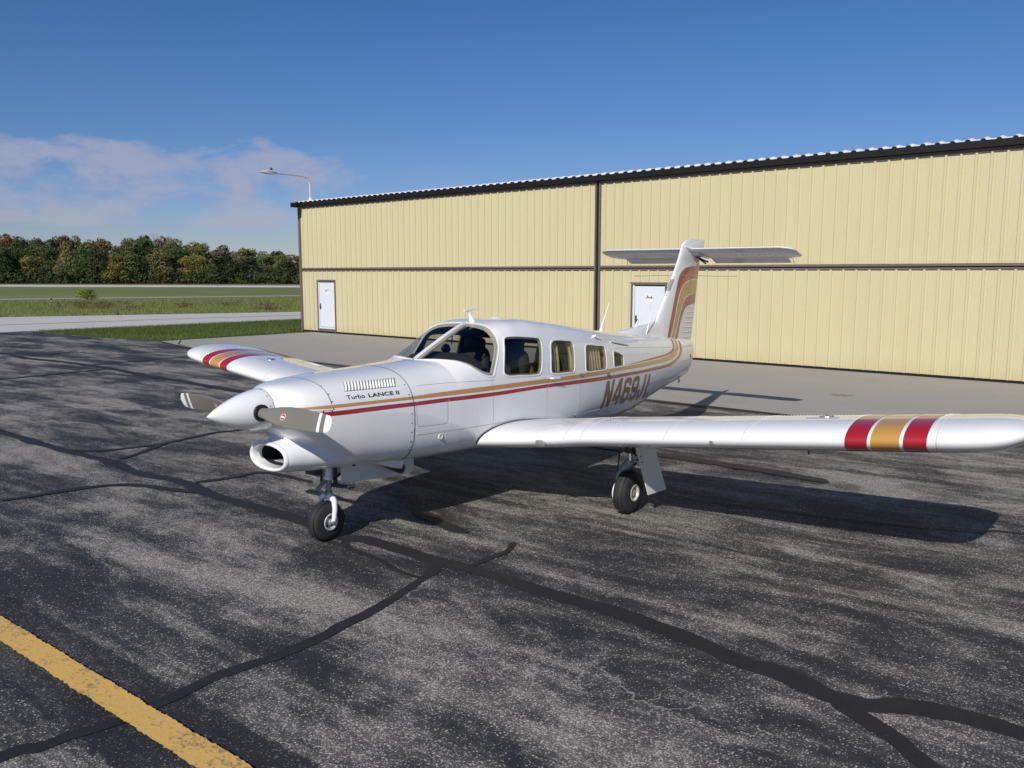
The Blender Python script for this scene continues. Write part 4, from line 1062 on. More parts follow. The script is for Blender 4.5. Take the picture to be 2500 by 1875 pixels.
def registration(side):
    v = []; f = []; H = 0.328; Wd = 0.250; base0 = 0.768; s0 = 4.075
    for i, ch in enumerate('N469JL'):
        ok, nx, ny = glyph_cells(ch)
        for r_ in range(ny):
            c = 0
            while c < nx:
                if not ok[r_, c]: c += 1; continue
                e = c
                while e < nx and ok[r_, e] and e-c < 7: e += 1
                qd = []
                for (a, b) in ((c, r_), (e, r_), (e, r_+1), (c, r_+1)):
                    hx = a/nx*0.70*Wd/0.70; hz = b/ny
                    s = s0+i*0.262+hx*0.95+hz*0.118; z = base0-0.030*i*0.25+hz*H*(1-0.008*i)
                    if side < 0: s = s0+1.56-(i*0.262+hx*0.95)-hz*0.118+0.118
                    qd.append(stick(s, z, side, 0.0016))
                b0 = len(v); v += qd; f.append((b0, b0+1, b0+2, b0+3))
                c = e
    return obj('registration_letters', v, f, 'letter_brown', fus, False)
for sd in (1, -1): registration(sd)
# model name on the cowl
def wrap_text(txt, s0, z0, s1, z1, h, bold, wide, parent, side, mat='black_print'):
    tv, tf = text_mesh(txt, 1.0, bold=bold); x = np.array(tv); x[:, 0] -= x[:, 0].min(); wd = x[:, 0].max(); y0 = x[:, 1].min(); hh = x[:, 1].max()-y0
    me = bpy.data.meshes.new('t'); me.from_pydata([tuple(p) for p in x], [], tf); bm = bmesh.new(); bm.from_mesh(me); bmesh.ops.triangulate(bm, faces=bm.faces); bmesh.ops.subdivide_edges(bm, edges=[e for e in bm.edges if e.calc_length() > 0.25], cuts=2); bm.to_mesh(me); bm.free()
    v = []
    for p in me.vertices:
        u = p.co.x/wd; u_ = u if side > 0 else 1-u
        v.append(stick(s0+(s1-s0)*u_, z0+(z1-z0)*u_+(p.co.y-y0)/hh*h, side, 0.0018))
    return obj('model_name', v, [tuple(q.vertices) for q in me.polygons], mat, parent, False)
for sd in (1, -1):
    wrap_text('Turbo', 0.215, 1.336, 0.400, 1.333, 0.033, 0.012, 1, cowl, sd)
    wrap_text('LANCE II', 0.437, 1.331, 0.772, 1.324, 0.032, 0.028, 1, cowl, sd)
# louvres
for sd in (1, -1):
    m = MB()
    for i in range(17):
        s = 0.290+i*0.0315; P = []
        for z, ds in ((1.401-0.0006*i, -0.055), (1.422, -0.035), (1.443, -0.015), (1.462-0.0006*i, 0.005)): P.append((stick(s+ds, z, sd, 0.0005), stick(s+ds+0.010, z, sd, 0.016), stick(s+ds+0.020, z, sd, 0.0005)))
        vv = [tuple(q) for t3 in P for q in t3]; ff = []
        for r_ in range(3): b = 3*r_; ff += [(b, b+1, b+4, b+3), (b+1, b+2, b+5, b+4)]
        ff += [(0, 2, 1), (9, 10, 11)]; m.add(vv, ff)
    m.make('louvre_panel', 'white_paint', cowl, False)
for sd in (1, -1):
    lo_ = [(0.222, 1.398), (0.76, 1.388)]; hi_ = [(0.285, 1.467), (0.835, 1.458)]
    ribbon('louvre_backing', lo_, hi_, 'seam_soft', cowl, sd, 0.0009, 4, 0.05)
# panel joints
def seam(name, pts, w, mat, parent, side, off=0.0012, sm=False):
    p = np.array(pts, float); d = np.gradient(p, axis=0); d /= np.linalg.norm(d, axis=1)[:, None]; n = np.stack([-d[:, 1], d[:, 0]], 1)*w/2
    return ribbon(name, [tuple(x) for x in p-n], [tuple(x) for x in p+n], mat, parent, side, off, 1, 0.03, sm=sm)
def hoop(name, s, t0, t1, w, mat, parent, side, off=0.0022):
    t = np.linspace(t0, t1, 60); v = []; f = []
    a = surf(np.full(60, s-w/2), t, side, off); b = surf(np.full(60, s+w/2), t, side, off)
    for i in range(60): v += [a[i], b[i]]
    for i in range(59): q = 2*i; f.append((q, q+1, q+3, q+2) if side > 0 else (q, q+2, q+3, q+1))
    return obj(name, v, f, mat, parent, True)
for sd in (1, -1):
    hoop('cowl_seam', SEAM, 0.06, 1.0, 0.007, 'seam_dark', fus, sd, 0.003)
    hoop('nose_bowl_seam', 0.055, 0.60, 1.0, 0.006, 'seam_dark', cowl, sd, 0.0035)
    seam('cowl_split_seam', [(-0.2, 1.2755), (0.055, 1.2700)], 0.005, 'seam_soft', cowl, sd, 0.0022)
    for s, z0, z1 in ((2.865, 0.75, 1.235), (3.545, 0.74, 1.23), (1.955, 0.70, 1.36), (4.38, 0.62, 1.62), (4.93, 0.58, 1.55), (5.55, 0.62, 1.50), (6.15, 0.70, 1.44)):
        seam('skin_joint', [(s, z0+(z1-z0)*k/12) for k in range(13)], 0.004, 'seam_soft', fus, sd)
    seam('hatch_outline', [(0.935, 1.21), (0.935, 1.03), (0.95, 1.012), (1.295, 0.995), (1.315, 1.01), (1.318, 1.195)], 0.005, 'seam_soft', fus, sd)
    seam('skin_joint', [(0.93, 0.935), (1.3, 0.92), (1.95, 0.90), (2.5, 0.89)], 0.004, 'seam_soft', fus, sd)
    seam('skin_joint', [(4.5, 1.470), (5.2, 1.425), (6.0, 1.36), (7.0, 1.30), (7.5, 1.28)], 0.005, 'seam_soft', fus, sd)
    seam('skin_joint', [(3.6, 0.80), (4.2, 0.79), (4.9, 0.79), (5.5, 0.80), (6.2, 0.86), (6.9, 0.94), (7.45, 1.0)], 0.007, 'seam_soft', fus, sd)
    seam('sill_joint', [(1.0, 1.375), (1.4, 1.365), (1.8, 1.345), (1.98, 1.335)], 0.004, 'seam_soft', fus, sd)
# exposed rivets along the joints
def rivets(name, pts, parent, mat='white_paint', r=0.0045):
    v = []; f = []
    for p, n in pts:
        n = Vector(n).normalized(); u = n.orthogonal().normalized(); w = n.cross(u); b = len(v); p = Vector(p)
        for k in range(6): a = k*math.pi/3; v.append(tuple(p+(u*math.cos(a)+w*math.sin(a))*r))
        for k in range(6): a = k*math.pi/3; v.append(tuple(p+(u*math.cos(a)+w*math.sin(a))*r*0.6+n*r*0.5))
        f += [(b+k, b+(k+1) % 6, b+6+(k+1) % 6, b+6+k) for k in range(6)]+[tuple(b+6+k for k in range(6))]
    o = obj(name, v, f, mat, parent, False); o['kind'] = 'stuff'; return o
def on_skin(line, step, side, tree=BODY):
    p = np.array(line, float); L = np.concatenate([[0], np.cumsum(np.hypot(*np.diff(p, axis=0).T))]); out = []
    for k in np.arange(0, L[-1], step):
        s, z = np.interp(k, L, p[:, 0]), np.interp(k, L, p[:, 1]); h = tree.ray_cast(Vector((side*2, s, z)), Vector((-side, 0, 0)))
        if h[0] is not None: out.append((h[0], h[1] if h[1].x*side > 0 else -h[1]))
    return out
pts = []
for sd in (1, -1):
    for ln in ([(0.945, 0.95), (0.945, 1.36)], [(0.965, 0.98), (1.34, 0.965)], [(0.965, 0.955), (1.34, 0.94)], [(1.34, 0.95), (1.34, 1.36)], [(1.935, 0.74), (1.935, 1.20)], [(1.975, 0.74), (1.975, 1.20)], [(1.70, 0.92), (1.70, 1.20)], [(2.885, 0.78), (2.885, 1.2)], [(3.52, 0.76), (3.52, 1.2)], [(0.95, 1.385), (1.75, 1.36)], [(1.30, 0.66), (1.30, 0.93)],
               [(4.36, 0.62), (4.36, 1.56)], [(4.40, 0.62), (4.40, 1.56)], [(4.91, 0.60), (4.91, 1.5)], [(5.53, 0.62), (5.53, 1.46)], [(6.13, 0.70), (6.13, 1.4)], [(6.6, 0.8), (6.6, 1.35)], [(3.7, 0.775), (4.9, 0.765), (5.5, 0.775), (6.2, 0.84), (6.9, 0.92)], [(4.0, 0.66), (5.2, 0.63)], [(2.2, 1.30), (4.3, 1.262)]):
        pts += on_skin(ln, 0.026, sd)
rivets('rivets', pts, fus)
# cowl fasteners
pts = []
for sd in (1, -1):
    for ln, st in (([(0.875, 0.80), (0.875, 1.42)], 0.085), ([(0.07, 1.275), (0.07, 1.46)], 0.06), ([(-0.17, 1.268), (0.07, 1.262)], 0.075)): pts += on_skin(ln, st, sd)
rivets('fasteners', pts, cowl, 'dark_metal', 0.007)
# small fittings on the flank
m = MB(); p0 = stick(2.93, 1.262, 1, 0.0); m.tube([tuple(p0), tuple(p0+Vector((0.035, 0, 0))), tuple(p0+Vector((0.04, 0.12, -0.006)))], 0.010, 8); m.make('vent_tube', 'white_paint', fus, True)
for s, z, a in ((3.575, 1.238, 0.016), (4.255, 1.170, 0.026), (3.50, 0.775, 0.020)):
    p0 = stick(s, z, 1, 0.002); m = MB(); m.lathe(tuple(p0), (1, 0, 0), [(-0.004, a), (0.006, a*0.95), (0.012, a*0.55), (0.012, 0.0)], 14); m.make('door_latch', 'bare_metal', fus, True)
    m = MB(); m.box((p0.x-0.003, s-a*1.6, z-a*0.9), (p0.x+0.002, s+a*0.2, z+a*0.9)); m.make('latch_recess', 'gasket', fus)
p0 = stick(1.234, 0.879, 1, 0.001); m = MB(); m.lathe(tuple(p0), (1, 0, 0), [(-0.004, 0.030), (0.006, 0.028), (0.007, 0.020), (0.004, 0.018), (0.004, 0.0)], 18); m.make('drain_cover', 'offwhite_paint', fus, True)
m = MB(); p0 = stick(4.45, 1.545, 1, 0.004); p1 = stick(4.95, 1.472, 1, 0.004); m.tube([tuple(p0), tuple((p0+p1)/2+Vector((0.006, 0, 0.004))), tuple(p1)], 0.008, 6); m.make('drip_rail', 'offwhite_paint', fus, True)
m = MB(); p0 = stick(4.05, 1.64, 1, 0.0); m.tube([tuple(p0), tuple(p0+Vector((0.03, 0, 0.015))), tuple(p0+Vector((0.035, 0.08, 0.012)))], [0.02, 0.012, 0.006], 8); m.make('air_scoop', 'white_paint', fus, True)

# ---- spinner and propeller
PZ = 1.276
prof = [(0.0, 0.002)]
for k in range(1, 33):
    u = k/32; prof.append((0.500*u, 0.176*(1-(1-u)**1.62)**0.86))
prof += [(0.507, 0.172), (0.507, 0.0)]
m = MB(); m.lathe((0, -0.808, PZ), (0, 1, 0), prof, 64); spn = m.make('spinner', 'white_paint', plane, True, auto=50)
m = MB(); m.lathe((0, -0.299, PZ), (0, 1, 0), [(0, 0.0), (0, 0.162), (0.045, 0.155), (0.05, 0.0)], 48); m.make('spinner_backplate', 'gasket', spn, True)
pts = []
for k in range(12):
    a = k*math.pi/6+0.26
    pts.append(((0.1745*math.cos(a), -0.335, PZ+0.1745*math.sin(a)), (math.cos(a), -0.1, math.sin(a))))
rivets('screws', pts, spn, 'dark_metal', 0.006)
for sd in (1, -1):
    # boss opening in the spinner
    m = MB(); m.lathe((sd*0.125, -0.418, PZ), (sd, 0, 0), [(0.0, 0.068), (0.046, 0.068), (0.046, 0.0)], 30); m.make('blade_boot', 'gasket', spn, True)
    rr = np.concatenate([[0.10, 0.14, 0.17, 0.20, 0.24, 0.29, 0.35, 0.42, 0.50, 0.58, 0.66, 0.74, 0.81, 0.861], [0.861, 0.878, 0.893], [0.893, 0.915, 0.940], [0.940, 0.950, 0.963], [0.963, 0.975, 0.986, 0.997, 1.006, 1.012, 1.015]])
    v = []; f = []; mi = []; nA = 22
    for r_ in rr:
        ch = np.interp(r_, [0.10, 0.18, 0.24, 0.35, 0.50, 0.70, 0.90, 0.985, 1.005, 1.015], [0.088, 0.090, 0.105, 0.150, 0.172, 0.168, 0.145, 0.125, 0.085, 0.02])
        th = np.interp(r_, [0.10, 0.18, 0.30, 0.5, 1.0], [0.088, 0.075, 0.036, 0.020, 0.009]); tw = R(np.interp(r_, [0.1, 0.3, 0.6, 1.0], [50, 38, 24, 15]))
        for k in range(nA):
            a = 2*math.pi*k/nA; c = math.cos(a)*ch/2; h = math.sin(a)*th/2*(1.0 if math.sin(a) > 0 else 0.35 if r_ > 0.3 else 1)
            # chord vertical in the disc, flat face forward; leading edge up on one blade, down on the other
            zc = (c*math.cos(tw)-h*math.sin(tw))*-sd; yc = -(h*math.cos(tw)+c*math.sin(tw))
            v.append((sd*r_, -0.418+yc, PZ+zc))
    n = len(rr)
    for i in range(n-1):
        mat_i = 1 if (14 <= i < 17 or 20 <= i) and rr[i] >= 0.861 else 0
        if rr[i] >= 0.963: mat_i = 1
        for k in range(nA): a = i*nA+k; b = i*nA+(k+1) % nA; f.append((a, b, b+nA, a+nA)); mi.append(mat_i if not (0.895 <= rr[i] < 0.929) else 0)
    # bands: 0.861-0.895 white, 0.895-0.929 grey, 0.929 on white
    mi = []
    for i in range(n-1):
        mid_r = (rr[i]+rr[i+1])/2; w_ = 1 if (0.861 <= mid_r < 0.893 or mid_r >= 0.940) else 0; mi += [w_]*nA
    f.append(tuple(range(nA-1, -1, -1))); mi.append(0); f.append(tuple((n-1)*nA+k for k in range(nA))); mi.append(1)
    bl = obj('propeller_blade', v, f, ['prop_grey', 'prop_white'], plane, True, mi, auto=60)
    bmx = bmesh.new(); bmx.from_mesh(bl.data); bmesh.ops.recalc_face_normals(bmx, faces=bmx.faces); bmx.to_mesh(bl.data); bmx.free()
    bt = bvh_of(bl)
    for rad, mat, off in ((0.029, 'prop_white', 0.0008), (0.025, 'logo_red', 0.0016), (0.0, 'prop_white', 0.0024)):
        v = []
        for k in range(24):
            a = 2*math.pi*k/24; dx, dz_ = (rad*math.cos(a), rad*0.85*math.sin(a)) if rad else (0.021*math.cos(a), 0.006*math.sin(a)+0.3*0.021*math.cos(a)*0)
            h = bt.ray_cast(Vector((sd*0.455+dx, -1.5, PZ+dz_)), Vector((0, 1, 0))); p = h[0] if h[0] else Vector((sd*0.455+dx, -0.46, PZ+dz_)); v.append(tuple(p+Vector((0, -off, 0))))
        obj('maker_decal', v, [tuple(range(24))], mat, bl, False, fix=False)

# ---- wings
def wing_geo(y):
    a = abs(y)
    le = float(np.interp(a, [0.40, 0.60, 0.95, 1.25, 1.42, 1.55, 1.65], [1.770, 1.785, 1.825, 1.870, 1.915, 1.965, 1.985])); te = 3.585
    zl = 0.682+0.114*a
    if a > 4.61:
        u = min(1.0, (a-4.61)/0.59); le += 0.52*(1-math.sqrt(max(0, 1-u**4.6))); te -= 0.50*(1-math.sqrt(max(0, 1-u**3.4)))
    return le, te, zl
def foil(x, th, cam=0.019):
    yt = 5*th*(0.2969*np.sqrt(x)-0.1260*x-0.3516*x**2+0.2843*x**3-0.1036*x**4); yc = cam*4*x*(1-x)*(1.0-0.25*(x-0.5)); return yc, yt
def wing_ring(y, c0=0.0, c1=1.0, n=36, off=0.0, thk=1.0, zoff=0.0):
    le, te, zl = wing_geo(y); ch = te-le; full = 1.605
    x = c0+(c1-c0)*(1-np.cos(np.linspace(0, math.pi, n)))/2; yc, yt = foil(x, 0.163*min(1.0, full/ch if ch > full else 1.0)); yt = yt*thk
    s = le+x*ch; base = zl-0.062*(x*ch)
    up = np.stack([s, base+(yc+yt)*ch+off+zoff], 1); lo = np.stack([s, base+(yc-yt)*ch-off+zoff], 1)
    if off: up[:, 0] -= off*np.exp(-x*25); lo[:, 0] -= off*np.exp(-x*25)
    return up, lo
def wing_solid(ys, c0, c1, side, n=36, tip=False):
    rings = []
    for y in ys:
        thk = 1.0
        if tip and y > 4.61: u = (y-4.61)/0.59; thk = math.sqrt(max(0.0, 1-u**5))
        zo = 0.02*max(0, (y-4.61)/0.59)**2 if tip else 0
        up, lo = wing_ring(y, c0, c1, n, 0, thk, zo)
        r_ = [(side*y, p[0], p[1]) for p in up[::-1]]+[(side*y, p[0], p[1]) for p in (lo[1:] if c0 == 0 else lo)]
        rings.append(r_)
    v, f = loft(rings)
    return v, f
YB = [0.45, 0.60, 0.78, 0.95, 1.10, 1.25, 1.35, 1.42, 1.50, 1.58, 1.65, 2.0, 2.49, 2.8, 3.19, 3.6, 4.0, 4.3, 4.61]
HINGE = 0.765
for sd in (1, -1):
    v, f = wing_solid(YB, 0.0, HINGE, sd); wg = obj('wing', v, f, 'white_paint', plane, True, fix=True, auto=40)
    v, f = wing_solid([y for y in np.linspace(0.62, 2.72, 12)], HINGE+0.006, 1.0, sd, 12); obj('flap', v, f, 'white_paint', wg, True, fix=True, auto=40)
    v, f = wing_solid([y for y in np.linspace(2.74, 4.60, 10)], HINGE+0.006, 1.0, sd, 12); obj('aileron', v, f, 'white_paint', wg, True, fix=True, auto=40)
    ty = list(4.614+0.586*np.sin(np.linspace(0, math.pi/2, 26))); ty[-1] = 5.1996
    v, f = wing_solid(ty, 0.0, 1.0, sd, 40, True); tp = obj('wing_tip', v, f, 'white_paint', wg, True, fix=True, auto=50)
    wt = bvh_of(wg, tp)
    # painted bands wrapping the leading edge
    for (y0, y1, mat) in ((3.990, 4.150, 'red_paint'), (4.172, 4.372, 'gold_paint'), (4.396, 4.552, 'red_paint')):
        v = []; f = []; ny_ = 5
        for y in np.linspace(y0, y1, ny_):
            up, lo = wing_ring(y, 0.0, HINGE-0.002, 60, 0.0016); lo = lo[:26]
            v += [(sd*y, p[0], p[1]) for p in up[::-1]]+[(sd*y, p[0], p[1]) for p in lo[1:]]
        mm = len(v)//ny_
        for i in range(ny_-1):
            for k in range(mm-1): a = i*mm+k; f.append((a, a+1, a+mm+1, a+mm) if sd < 0 else (a, a+mm, a+mm+1, a+1))
        obj('wing_stripe_red' if mat == 'red_paint' else 'wing_stripe_gold', v, f, mat, wg, True)
        v = []; f = []
        for y in np.linspace(y0, y1, ny_):
            up, lo = wing_ring(y, HINGE+0.012, 0.985, 12, 0.0016); v += [(sd*y, p[0], p[1]) for p in up[::-1]]
        for i in range(ny_-1):
            for k in range(11): a = i*12+k; f.append((a, a+1, a+13, a+12) if sd < 0 else (a, a+12, a+13, a+1))
        obj('wing_stripe_red' if mat == 'red_paint' else 'wing_stripe_gold', v, f, mat, wg, True)
    # skin joints and rivet rows
    pts = []
    for y in (1.475, 1.635, 2.49, 3.19, 3.975, 4.575, 4.612):
        up, lo = wing_ring(y, 0.0, HINGE-0.01, 90, 0.0)
        L = np.concatenate([[0], np.cumsum(np.hypot(*np.diff(up, axis=0).T))])
        for k in np.arange(0.03, L[-1], 0.028):
            p = np.array([np.interp(k, L, up[:, 0]), np.interp(k, L, up[:, 1])]); q = np.array([np.interp(k+.01, L, up[:, 0]), np.interp(k+.01, L, up[:, 1])]); d = q-p
            pts.append(((sd*y, p[0], p[1]+0.0005), (0, -d[1], d[0])))
            if y not in (3.975, 4.575, 4.612): pts.append(((sd*(y+0.03), p[0], p[1]+0.004), (0, -d[1], d[0])))
        v = []; f = []
        u2, l2 = wing_ring(y-0.0025, 0.0, HINGE-0.01, 60, 0.0011); u3, l3 = wing_ring(y+0.0025, 0.0, HINGE-0.01, 60, 0.0011)
        for a, b in zip(u2, u3): v += [(sd*(y-.0025), a[0], a[1]), (sd*(y+.0025), b[0], b[1])]
        for k in range(59): f.append((2*k, 2*k+1, 2*k+3, 2*k+2) if sd > 0 else (2*k, 2*k+2, 2*k+3, 2*k+1))
        if y not in (3.975, 4.575): obj('skin_joint', v, f, 'seam_soft', wg, True)
    for c in (0.36, 0.40):
        for y in np.arange(0.75, 4.58, 0.028):
            up, lo = wing_ring(y, c, c+0.02, 3, 0.0); d = up[2]-up[0]; pts.append(((sd*y, up[0, 0], up[0, 1]+0.0003), (0, -d[1], d[0])))
    rivets('rivets', pts, wg)
    # root gasket
    up, lo = wing_ring(0.60, 0.0, 0.80, 70, 0.006); v = []; f = []
    loop = np.concatenate([up[::-1], lo[1:26]])
    for p in loop:
        hw = float(half_width(p[0], p[1])); v += [(sd*(hw-0.004), p[0], p[1]), (sd*(hw+0.016), p[0], p[1])]
    for k in range(len(loop)-1): f.append((2*k, 2*k+1, 2*k+3, 2*k+2))
    obj('root_gasket', v, f, 'gasket', wg, True, fix=True)
    # fuel cap with placard, stall vane, tie-down, landing-light bump, nav light
    h = wt.ray_cast(Vector((sd*3.70, 2.48, 3)), Vector((0, 0, -1))); p = h[0]; m = MB()
    m.lathe(tuple(p), tuple(h[1]), [(-0.004, 0.062), (0.004, 0.060), (0.006, 0.045), (0.006, 0.0)], 24); m.box((p.x-0.005, p.y-0.045, p.z+0.004), (p.x+0.005, p.y+0.045, p.z+0.013)); fc_ = m.make('fuel_cap', 'bare_metal', wg, True)
    pv = []
    for dx, dy in ((-0.13, -0.105), (0.13, -0.105), (0.13, -0.075), (-0.13, -0.075)):
        hh = wt.ray_cast(Vector((sd*3.70+dx, 2.46+dy, 3)), Vector((0, 0, -1))); pv.append(tuple(hh[0]+hh[1]*0.0015))
    obj('fuel_placard', pv, [(0, 1, 2, 3)], 'seam_soft', fc_, False)
    le, te, zl = wing_geo(2.93); m = MB(); m.box((sd*2.93-0.012, le-0.018, zl-0.035), (sd*2.93+0.012, le+0.02, zl-0.004)); m.make('stall_vane', 'bare_metal', wg)
    le, te, zl = wing_geo(3.55); m = MB(); m.tube([(sd*3.55, le+0.55, zl-0.08), (sd*3.55, le+0.55, zl-0.20)], 0.008, 6); m.make('tie_down', 'dark_metal', wg, True)
    le, te, zl = wing_geo(1.20); m = MB(); m.lathe((sd*1.24, le+0.012, zl-0.030), (0, -0.85, -0.45), [(-0.02, 0.040), (-0.004, 0.038), (0.001, 0.024), (0.002, 0.0)], 20); m.v = [(sd*1.24+(x-sd*1.24)*1.7, y, z) for x, y, z in m.v]; o = m.make('ram_air_inlet', 'lens_grey', wg, True)
    m = MB(); m.lathe((sd*5.185, 2.75, 1.262), (sd, -0.25, 0), [(-0.02, 0.035), (0.01, 0.032), (0.03, 0.018), (0.036, 0.0)], 16); m.make('nav_light', 'nav_red' if sd > 0 else 'nav_green', wg, True)

# ---- fin, rudder, stabilator
def fin_xs(z):
    le = float(np.interp(z, [1.30, 1.667, 1.973, 2.286, 2.60, 2.70, 2.80, 2.87, 2.905], [6.03, 6.36, 6.60, 6.845, 7.06, 7.115, 7.165, 7.25, 7.40]))
    te = float(np.interp(z, [1.30, 1.353, 1.881, 2.30, 2.62, 2.66, 2.905], [7.555, 7.565, 7.660, 7.735, 7.795, 7.90, 7.945])); return le, te
def fin_ring(z, c0, c1, n=26, thk=1.0, off=0.0):
    le, te = fin_xs(z); ch = te-le; x = c0+(c1-c0)*(1-np.cos(np.linspace(0, math.pi, n)))/2; _, yt = foil(x, 0.098); yt = yt*ch*thk+off
    if c0 == 0 and off == 0: yt[0] = 0
    s = le+x*ch; return s, yt
def fin_solid(zs, c0, c1, n=26):
    rings = []
    for z in zs:
        thk = 1.0 if z < 2.80 else math.sqrt(max(0.02, 1-((z-2.80)/0.107)**2))
        s, yt = fin_ring(z, c0, c1, n, thk)
        r_ = [(q, a, z) for a, q in zip(s[::-1], yt[::-1])]+[(-q, a, z) for a, q in (zip(s[1:], yt[1:]) if c0 == 0 else zip(s, yt))]
        rings.append(r_)
    return loft(rings)
zf = [1.30, 1.45, 1.667, 1.85, 1.973, 2.12, 2.286, 2.45, 2.56, 2.62]
v, f = fin_solid(zf+[2.66, 2.70, 2.75, 2.80, 2.85, 2.88, 2.895, 2.903], 0.0, 0.66); fin = obj('tail_fin', v, f, 'white_paint', plane, True, fix=True, auto=45)
v, f = fin_solid(zf, 0.668, 1.0, 12); rud = obj('rudder', v, f, 'white_paint', fin, True, fix=True, auto=45)
v, f = fin_solid([2.632, 2.66, 2.70, 2.75, 2.80, 2.85, 2.88, 2.895, 2.903], 0.655, 1.0, 12); obj('fin_cap', v, f, 'white_paint', fin, True, fix=True, auto=45)
# stiffening beads pressed into the rudder skin
m = MB()
for sd in (1, -1):
    for z in np.arange(1.42, 2.55, 0.075):
        s, yt = fin_ring(z, 0.74, 0.97, 6); vv = []
        for a, q in zip(s, yt): vv += [(sd*(q-0.001), a, z-0.012), (sd*(q+0.004), a, z), (sd*(q-0.001), a, z+0.012)]
        ff = []
        for k in range(5): b = 3*k; ff += [(b, b+1, b+4, b+3), (b+1, b+2, b+5, b+4)]
        m.add(vv, ff)
o = m.make('rudder_beads', 'white_paint', rud, True, auto=30, fix=False); o['kind'] = 'stuff'
FT = bvh_of(fin, rud, o)
FST = [('red_paint', [(6.650,1.452),(6.745,1.697),(6.89,2.043),(7.008,2.301),(7.09,2.395),(7.20,2.455),(7.32,2.478),(7.745,2.505)], [(6.741,1.448),(6.859,1.692),(6.985,2.000),(7.06,2.125),(7.16,2.215),(7.29,2.272),(7.45,2.296),(7.715,2.312)]),
       ('gold_paint', [(6.778,1.440),(6.893,1.691),(7.020,2.000),(7.098,2.122),(7.19,2.205),(7.32,2.258),(7.47,2.280),(7.710,2.294)], [(6.871,1.428),(6.994,1.671),(7.105,1.880),(7.16,1.965),(7.24,2.030),(7.36,2.068),(7.47,2.082),(7.680,2.094)]),
       ('red_paint', [(6.907,1.420),(7.027,1.669),(7.140,1.880),(7.195,1.955),(7.275,2.018),(7.39,2.054),(7.50,2.066),(7.677,2.076)], [(6.990,1.407),(7.093,1.662),(7.19,1.800),(7.25,1.860),(7.34,1.894),(7.43,1.908),(7.52,1.918),(7.648,1.928)])]
for sd in (1, -1):
    for mat, a, b in FST: ribbon('fin_stripe_red' if mat == 'red_paint' else 'fin_stripe_gold', b, a, mat, fin, sd, 0.0022, 26, 0.010, tree=FT)
    hp = [(fin_xs(z)[0]+0.664*(fin_xs(z)[1]-fin_xs(z)[0]), z) for z in np.linspace(1.42, 2.61, 20)]
    p = np.array(hp); ribbon('hinge_gap', [tuple(x) for x in p-[0.004, 0]], [tuple(x) for x in p+[0.004, 0]], 'seam_dark', fin, sd, 0.0005, 1, 0.05, tree=FT, sm=False)
# dorsal fillet
rings = []
for s, h, w in ((5.20, 1.604, 0.008), (5.45, 1.620, 0.05), (5.70, 1.640, 0.065), (5.95, 1.660, 0.065), (6.12, 1.672, 0.055), (6.30, 1.690, 0.045), (6.5, 1.72, 0.04)):
    zt_ = float(_interp(np.array(s))[2]); r_ = []
    for k in range(13):
        a = math.pi*k/12; r_.append((w*2.2*math.cos(a) if k in (0, 12) else w*math.cos(a)*1.5, s, zt_-0.03+(h-zt_+0.03)*math.sin(a)**0.8))
    rings.append(r_)
v, f = loft(rings, True); obj('dorsal_fillet', v, f, 'white_paint', fin, True, fix=True, auto=50)
# recognition lamp window in the leading edge
v = []
m = MB()
zz = np.linspace(2.13, 2.30, 8); vv = []; ff = []
for z in zz:
    s, yt = fin_ring(z, 0.0, 0.055, 7, 1.0, 0.0018)
    vv += [(q, a, z) for a, q in zip(s[::-1], yt[::-1])]+[(-q, a, z) for a, q in zip(s, yt)]
for i in range(7):
    for k in range(13): a = i*14+k; ff.append((a, a+1, a+15, a+14))
obj('fin_lamp_window', vv, ff, 'lens_grey', fin, True, fix=True)
# antenna whiskers on the fin
m = MB(); m.tube([(0.07, 7.02, 2.36), (0.60, 7.08, 2.345), (0.85, 7.25, 2.345)], 0.004, 5); m.tube([(-0.07, 7.02, 2.36), (-0.60, 7.08, 2.345), (-0.85, 7.25, 2.345)], 0.004, 5); m.make('fin_antenna', 'bare_metal', fin, True)
